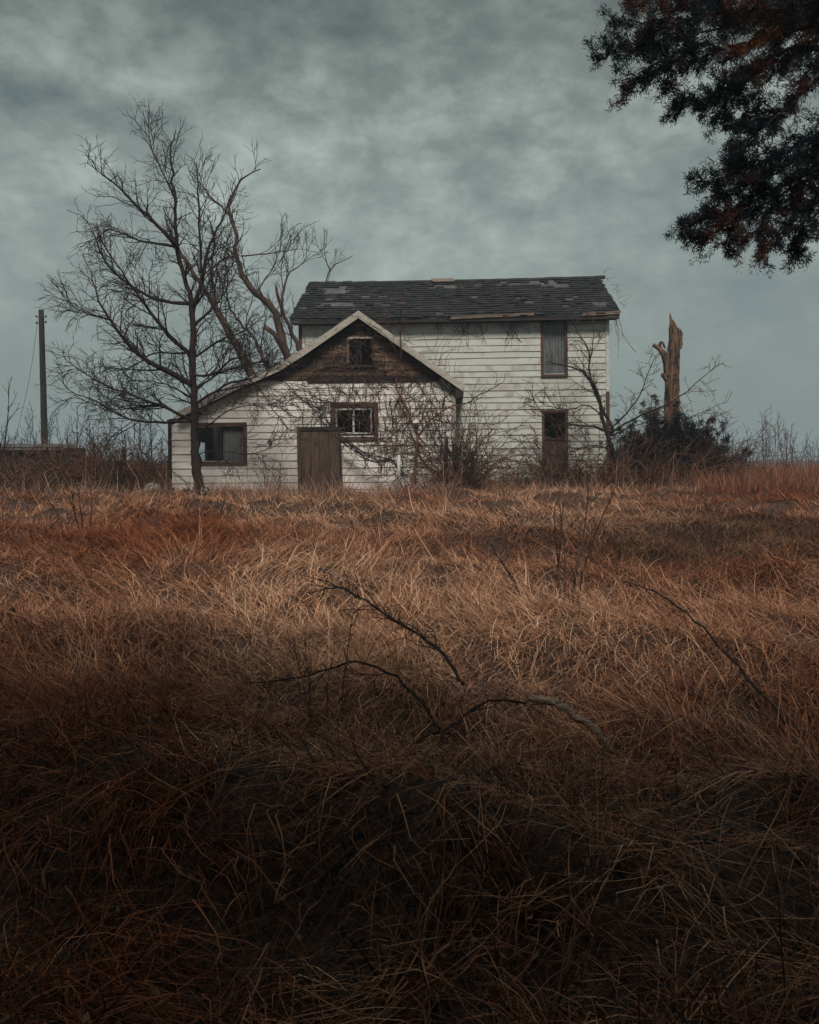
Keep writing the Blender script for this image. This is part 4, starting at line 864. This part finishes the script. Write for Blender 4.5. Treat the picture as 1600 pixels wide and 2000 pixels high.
    # wooden panel leaning on the wing
    D0 = WD - .42; D1 = WD - .10; x0, zb = hp(583, 957, D0); x1, _ = hp(668, 957, D0); xt0, zt = hp(580, 834, D1); xt1, _ = hp(663, 834, D1); zb = min(zb, GZH + .04)
    o = thing('leaning_panel', 'weathered brown plank door panel leaning against the wing wall', 'door panel'); o.matrix_world = HM
    def P(s, t, off): return ((x0 + (x1 - x0) * s) * (1 - t) + (xt0 + (xt1 - xt0) * s) * t, D0 + (D1 - D0) * t - off, zb + (zt - zb) * t)
    cuts = [0, .085, .30, .52, .74, 1.0]
    for i in range(5):
        a, c = cuts[i] + .003, cuts[i + 1] - .003; th = .05 if i == 0 else .032; tp = 1 - (.0 if i == 0 else r.uniform(0, .012)); bt = r.uniform(0, .01)
        MB().hexa([P(a, bt, th), P(c, bt, th), P(c, bt, 0), P(a, bt, 0), P(a, tp, th), P(c, tp, th), P(c, tp, 0), P(a, tp, 0)]).build('plank', M['panel_wood'], o)
    MB().hexa([P(.086, .945, .062), P(1.0, .945, .062), P(1., .945, .034), P(.086, .945, .034), P(.086, 1.0, .062), P(1., 1.0, .062), P(1., 1., .034), P(.086, 1., .034)]).build('top_rail', M['dark_wood'], o)
    MB().hexa([P(.97, .0, .065), P(1.03, .0, .065), P(1.03, .0, .035), P(.97, .0, .035), P(.97, .94, .065), P(1.03, .94, .065), P(1.03, .94, .035), P(.97, .94, .035)]).build('edge_strip', M['dark_wood'], o)
    # white vent pipe at the foot of the wing
    b = np.array(G(779, 945, 22.0)); o = thing('vent_pipe', 'short pale pipe standing before the wing wall', 'pipe', tuple(b)); zt = at(779, 884, 22)[2] - b[2]
    m = MB(); m.tube([(0, 0, 0), (0, 0, zt * .5), (.005, 0, zt)], .045, 12); m.build('pipe', M['white_paint'], o, smooth=True); k = MB(); k.tube([(.005, 0, zt - .05), (.005, 0, zt + .01), (.005, 0, zt + .03)], np.array([.055, .055, .03]), 12); k.build('cap', M['tin'], o)
    # rusted fixtures on the siding
    for u, v, lb in ((528, 864, 'small rusty fixture on the siding left of the leaning panel'), (813, 831, 'dark lamp bracket on the siding above the forked sapling')):
        x, z = hp(u, v, WD); o = thing('wall_fixture', lb, 'wall fixture'); o.matrix_world = HM
        MB().tube([(x, WD - .03, z), (x, WD - .045, z)], .07, 10).build('plate', M['metal_dark'], o); MB().tube([(x, WD - .045, z), (x + .01, WD - .10, z - .01), (x + .02, WD - .13, z - .05)], .03, 6).build('socket', M['chrome'] if u < 600 else M['metal_dark'], o)
    # boards fallen at the corner
    for i, (u, v0, v1, w, lb) in enumerate(((868, 850, 940, .10, 'dark upright board beside the rotten corner post'), (919, 880, 940, .08, 'dark broken board stub below the main wall'))):
        x, z0 = hp(u, v1, WD - .1); _, z1 = hp(u, v0, WD - .1); o = thing('loose_board', lb, 'board'); o.matrix_world = HM
        m = MB(); m.hexa([(x, WD - .2, GZH), (x + w, WD - .2, GZH), (x + w, WD - .17, GZH), (x, WD - .17, GZH), (x + .03, WD - .11, z1), (x + w + .02, WD - .11, z1 - .06), (x + w + .02, WD - .08, z1 - .06), (x + .03, WD - .08, z1)]); m.build('board', M['dark_wood'], o)
    # --- sticks and stalks in the grass
    def on_ground(pts): return [np.array([(u - U0) / F * Y, Y, float(gz((u - U0) / F * Y, Y)) + h]) for u, Y, h in pts]
    def branch(name, label, pts, r0, r1, m, cat='branch', tw=.0, seed=1, gap=.25, ln=.5):
        rr = np.random.default_rng(seed); P = curve(on_ground(pts), 22); P[1:-1] += rr.normal(0, .006, (20, 3)); b = P[0].copy(); o = thing(name, label, cat, tuple(b)); rad = np.linspace(r0, r1, 22)
        MB().tube(P - b, rad, 9, squash=1 + rr.normal(0, .1, (22, 9)) + (rr.normal(0, .28, (1, 9)) if cat == 'log' else 0)).build('stem', m, o, smooth=True)
        if tw: k = MB(); branchlets(k, P - b, rad, rr, [dict(gap=gap, len=ln, up=.2, wig=.17, ang=.5, rmin=.0042, rmax=.008, n=5), dict(gap=.10, len=.2, up=.1, wig=.2, ang=.6, rmin=.0036, rmax=.005, n=3)]); tag(k.build('twigs', m, o), kind='stuff')
    branch('fallen_branch', 'dark twiggy fallen branch pointing up left across the middle of the grass', [(905, 4.9, .10), (850, 5.3, .28), (760, 5.7, .42), (690, 6.0, .52), (620, 6.3, .60)], .012, .004, M['dark_stick'], tw=1, seed=5, gap=.06, ln=.5)
    branch('fallen_branch', 'long dark fallen branch lying low left of centre', [(860, 4.5, .12), (790, 4.7, .22), (700, 4.85, .25), (600, 4.95, .24), (480, 5.0, .22)], .009, .003, M['dark_stick'], tw=1, seed=6, gap=.3, ln=.3)
    branch('fallen_branch', 'dark curved fallen branch left of the pale log', [(800, 4.3, .08), (880, 4.45, .16), (950, 4.55, .22), (1030, 4.6, .22)], .009, .006, M['dark_stick'], tw=1, seed=7)
    branch('fallen_branch', 'long straight dark stick slanting down through the grass at right', [(1205, 7.2, .40), (1300, 6.3, .30), (1410, 5.5, .22), (1535, 4.7, .12)], .004, .011, M['dark_stick'], tw=1, seed=8, gap=.5, ln=.3)
    branch('fallen_log', 'pale weathered split log lying in the dark grass', [(1035, 4.65, .24), (1075, 4.64, .23), (1120, 4.60, .20), (1165, 4.56, .15), (1200, 4.52, .08)], .016, .015, M['log'], cat='log', seed=9)
    for i, (u, Y, h, n, ln, lb) in enumerate(((1098, 7.4, 1.35, 6, .06, 'tall upright cluster of dead weed stalks standing right of centre'), (1060, 7.5, .95, 2, -.35, 'dark forked weed stalk leaning left beside the tall weed cluster'), (985, 10, 1.0, 2, -.1, 'thin dead weed stalk in the bright grass before the main block'),
                                              (1480, 8.2, .55, 2, .05, 'short dead stalk in the grass at right'), (645, 4.6, .75, 4, .0, 'thin upright dry stalks in the dark foreground left of centre'), (720, 12.5, .8, 3, .1, 'few thin stalks in the grass before the leaning panel'))):
        sapling('weed_stalk', lb, G(u, 0, Y), n, h, .12 if i != 1 else .3, 300 + i, M['dark_stick'] if i == 1 else (M['vine'] if i in (0, 2) else M['cane']), cat='weed', r0=.012 if i < 2 else .0045, lean=(ln, 0),
                spec=[dict(gap=.06, len=.17, up=.6, wig=.15, ang=.6, rmin=.0038, rmax=.006, n=4, start=.35 if i else .25), dict(gap=.05, len=.06, up=.2, wig=.2, ang=.6, rmin=.0034, rmax=.004, n=2)])
build_objects()

# ------------------------------------------------------------------ grass and leaves
def build_grass():
    r = np.random.default_rng(91)
    def blocked(x, y):
        l = HI @ Vector((x, y, 1)); return (mx0 - .05 < l.x < mx1 + .05 and -.05 < l.y < 6.5) or (wx0 - .05 < l.x < wx1 + .05 and WD - .15 < l.y < .6)
    def blades(mb, x, y, L, th0, bend, width, tint, seg=3, az=None):
        """many single blades at once, as plain mesh"""
        n = len(x); p = np.stack([x, y, gz(x, y) - .04], 1); az = r.uniform(0, 6.28, n) if az is None else az; th = th0; side = r.uniform(0, 6.28, n); rows = []
        for i in range(seg + 1):
            w = (width * np.interp(i / seg, [0, .33, .67, 1], [.5, .45, .33, .06]))[:, None]; sd = np.stack([np.cos(side), np.sin(side), np.zeros(n)], 1) * w
            rows += [p - sd, p + sd]; az = az + r.normal(0, .3, n); th = np.minimum(th + bend / seg + r.normal(0, .15, n), 2.0)
            p = p + (L / seg)[:, None] * np.stack([np.sin(th) * np.cos(az), np.sin(th) * np.sin(az), np.cos(th)], 1)
            p[:, 2] = np.maximum(p[:, 2], gz(p[:, 0], p[:, 1]) + .012 + .05 * r.random(n))
        v = np.stack(rows, 1).reshape(-1, 3); k = 2 * (seg + 1); base = np.arange(n)[:, None] * k
        q = np.concatenate([base + np.array([2 * i, 2 * i + 1, 2 * i + 3, 2 * i + 2]) for i in range(seg)]); mb.raw(v, q, np.repeat(np.clip(tint, 0, 1), k))
    def spread(n, fx):
        x, y = fx(n); ok = np.array([not blocked(a_, b_) for a_, b_ in zip(x, y)]); return x[ok], y[ok]
    def clumps(cx, cy, per, rad): return np.repeat(cx, per) + r.normal(0, rad, len(cx) * per), np.repeat(cy, per) + r.normal(0, rad, len(cy) * per)
    def mat_field(mb, hues, y0, y1, nc, per, wid, seg=3, shade_flecks=False):
        y = r.uniform(y0, y1, nc); x = r.uniform(-1, 1, nc) * (.53 * y1 + 1.4); tx, ty = r.uniform(-1, 1, nc // 8) * (.53 * y1 + 1.4), r.uniform(y0, y1, nc // 8); j = r.integers(0, nc // 8, nc); snap = r.random(nc) < .50
        x = np.where(snap, tx[j] + r.normal(0, .17, nc), x); y = np.where(snap, ty[j] + r.normal(0, .17, nc), y); ok = (np.abs(x) < .53 * y + 1.4); x, y = x[ok], y[ok]   # most tufts gather in tussocks
        ttone = r.normal(0, .11, nc // 8)[j][ok] * snap[ok]
        ok = (y > 3.6) | (r.random(len(y)) < .62); x, y, ttone = x[ok], y[ok], ttone[ok]
        ok = np.array([not blocked(a_, b_) for a_, b_ in zip(x, y)]); x, y, ttone = x[ok], y[ok], ttone[ok]; n0 = len(x)
        c = wave(x * 1.15 + 7, y * 1.15 + 2); t = r.random(n0); kind = np.where(c < -.5, np.where(t < .6, 2, 1), np.where(c < -.1, np.where(t < .4, 2, np.where(t < .7, 1, 0)), np.where(t < .66, 0, np.where(t < .80, 1, 2))))
        red = np.clip(.22 + .45 * wave(x * .3 + 3, y * .25) + np.where(x < -.22 * y, .55, 0) + np.where((x > .36 * y) & (y > 8), .3, 0) + np.where(y < 5.5, .35, 0) + r.normal(0, .16, n0), 0, 1)  # nearest blades also coloured darker and redder to deepen the foreground shade
        fl_ = 2.9 + 1.2 * np.sin(.55 * x + .4 * y + 1.0) + 1.0 * np.sin(.33 * y - .8 * x + .4) + .7 * np.sin(1.9 * x + 1.5 * y) + r.normal(0, .4, n0)
        sc = r.uniform(.85, 1.25, n0) * (1 + .22 * np.clip(c, -1, 1)); tone = r.normal(0, .09, n0) + ttone; rp_ = lambda a_: np.repeat(a_, per)
        K, N_ = rp_(kind), n0 * per; X = rp_(x) + r.normal(0, .075, N_) * (1 + .8 * (K == 2)); Yv = rp_(y) + r.normal(0, .075, N_) * (1 + .8 * (K == 2))
        pick = lambda a_, b_, c_: np.where(K == 0, a_, np.where(K == 1, b_, c_))
        blades(mb, X, Yv, np.abs(pick(r.normal(.33, .1, N_), r.normal(.27, .08, N_), r.normal(.21, .08, N_))) * rp_(sc) * np.where(Yv > 17, .85, 1.0) + .05, np.abs(pick(r.normal(1.0, .3, N_), r.normal(.65, .35, N_), r.normal(1.42, .16, N_))),
               pick(r.normal(1.0, .4, N_), r.normal(1.1, .45, N_), r.normal(.2, .4, N_)), wid * r.uniform(.6, 1.4, N_), pick(.50, .46, .38) + rp_(tone) + r.normal(0, .3, N_), az=pick(rp_(fl_) + r.normal(0, .33, N_), r.uniform(0, 6.28, N_), r.uniform(0, 6.28, N_)), seg=seg)
        hues.append(np.repeat(rp_(red), 2 * seg + 2))
    mf = MB(); hues = []
    mat_field(mf, hues, 7.0, 14.2, 4000, 33, .0084); mat_field(mf, hues, 13.8, 24.5, 4900, 24, .0135)
    mo = mf.build('matted_grass', M['grass_mesh']); ha = mo.data.attributes.new('hue', 'FLOAT', 'POINT'); ha.data.foreach_set('value', np.concatenate(hues).astype(np.float32))
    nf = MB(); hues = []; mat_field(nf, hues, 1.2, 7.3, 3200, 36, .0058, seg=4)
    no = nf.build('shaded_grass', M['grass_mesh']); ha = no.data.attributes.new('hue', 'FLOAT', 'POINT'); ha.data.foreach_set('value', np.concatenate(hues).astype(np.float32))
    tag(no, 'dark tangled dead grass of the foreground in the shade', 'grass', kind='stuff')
    tag(mo, 'bright matted dead grass on the rise up to the house walls', 'grass', kind='stuff')
    # straw standing along the foot of the walls and the thicket
    st = MB()
    def foot(n):
        u = r.uniform(-40, 1640, n); Y = np.where(u < 900, r.uniform(20.3, 23.2, n), r.uniform(22.3, 25.6, n)); return (u - U0) / F * Y, Y
    x, y = spread(1500, foot); x, y = clumps(x, y, 12, .09); n = len(x)
    blades(st, x, y, np.abs(r.normal(.30, .14, n)) * np.where(r.random(n) < .12, 2.3, 1) + .08, np.abs(r.normal(.3, .25, n)), r.normal(.7, .5, n), r.uniform(.006, .013, n), r.normal(.55, .28, n))
    tag(st.build('wall_straw', M['straw']), 'pale straw standing along the foot of the house walls', 'grass', kind='stuff')
    # the redder field beyond and to both sides of the house
    fl = MB()
    def beyond(n):
        Y = 24.3 + 70 * r.random(n) ** 1.7; return r.uniform(-.58, .58, n) * Y, Y
    x, y = spread(3000, beyond); x, y = clumps(x, y, 10, .16); n = len(x); far = np.clip((y - 24) / 40, 0, 1)
    blades(fl, x, y, np.abs(r.normal(.55, .17, n)) + .1, np.abs(r.normal(.15, .15, n)), r.normal(.45, .3, n), r.uniform(.013, .024, n) * (1 + 1.2 * far), r.normal(.5, .26, n))
    def right(n):
        u = r.uniform(1380, 1650, n); Y = r.uniform(20.5, 28, n); return (u - U0) / F * Y, Y
    x, y = spread(700, right); x, y = clumps(x, y, 14, .13); n = len(x)
    blades(fl, x, y, np.abs(r.normal(.5, .16, n)) + .1, np.abs(r.normal(.15, .15, n)), r.normal(.45, .3, n), r.uniform(.010, .018, n), r.normal(.5, .26, n))
    tag(fl.build('field_grass', M['field_grass']), 'taller reddish dead grass of the field beyond and beside the house', 'grass', kind='stuff')
    # dark blue flecks added to darken and cool the shaded foreground
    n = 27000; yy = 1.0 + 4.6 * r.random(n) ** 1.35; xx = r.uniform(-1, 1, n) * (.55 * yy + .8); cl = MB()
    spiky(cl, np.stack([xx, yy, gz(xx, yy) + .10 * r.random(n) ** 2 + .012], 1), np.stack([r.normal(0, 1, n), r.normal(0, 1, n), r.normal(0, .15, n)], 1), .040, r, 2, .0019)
    tag(cl.build('shade_tint_flecks', M['shade_flecks']), 'added dark blue-grey flecks tinting the near grass with shade', 'shade_flecks', kind='stuff')
    # fallen leaves among the near grass
    lv = MB()
    for _ in range(700):
        y = 1.8 + 6 * r.random(); x = r.uniform(-.6, .6) * y; c = np.array([x, y, float(gz(x, y)) + r.uniform(.03, .22)]); d = unit(r.normal(0, 1, 3) * np.array([1, 1, .35])); s = unit(np.cross(d, r.normal(0, .4, 3) + np.array([0, 0, 1.]))); n_ = np.cross(d, s); l = r.uniform(.012, .03); w = l * r.uniform(.3, .6)
        lv.raw([c - d * l, c - s * w + n_ * w * .5, c + d * l, c + s * w + n_ * w * .5], [(0, 1, 2, 3)], r.uniform(.1, .9))
    tag(lv.build('fallen_leaves', M['leaf']), 'curled brown dead leaves scattered through the near grass', 'leaves', kind='stuff')
build_grass()

def build_far_scrub():
    r = np.random.default_rng(99); mb = MB()
    for k in range(1100):
        Y = r.uniform(58, 130); x = r.uniform(-.62, .62) * Y; h = r.uniform(.8, 2.2) * (1.25 + .9 * math.sin(x * .11 + 1) * math.sin(x * .047 + Y * .03)); p = np.array([x, Y, float(gz(x, Y)) - .05])
        q = stem(p, (r.normal(0, .25), r.normal(0, .25), 1), max(h, .4), 4, .14, .1, r); mb.tube(q, np.linspace(.035, .012, 5), 3, r.uniform(.2, .9))
        for j in range(3): mb.tube(stem(q[r.integers(1, 4)], (r.normal(0, .8), r.normal(0, .8), .8), h * .4, 3, .15, .1, r), np.linspace(.02, .01, 4), 3, r.uniform(.2, .9))
    tag(mb.build('far_scrub', M['vine']), 'low leafless scrub along the far edge of the field', 'scrub', kind='stuff')
build_far_scrub()

# ------------------------------------------------------------------ damp winter air
def build_haze():
    b = MB().box(-460, 460, -60, 480, -1.2, 14.0); hz = bpy.data.materials.new('haze'); hz.use_nodes = True; nt = hz.node_tree; nt.nodes.clear()
    o = nt.nodes.new('ShaderNodeOutputMaterial'); v = nt.nodes.new('ShaderNodeVolumePrincipled'); v.inputs['Color'].default_value = (.72, .86, 1.0, 1); v.inputs['Density'].default_value = 0.0016
    nt.links.new(v.outputs[0], o.inputs['Volume']); tag(b.build('haze', hz), 'thin grey damp haze filling the air over the field', 'haze', kind='stuff')
build_haze()
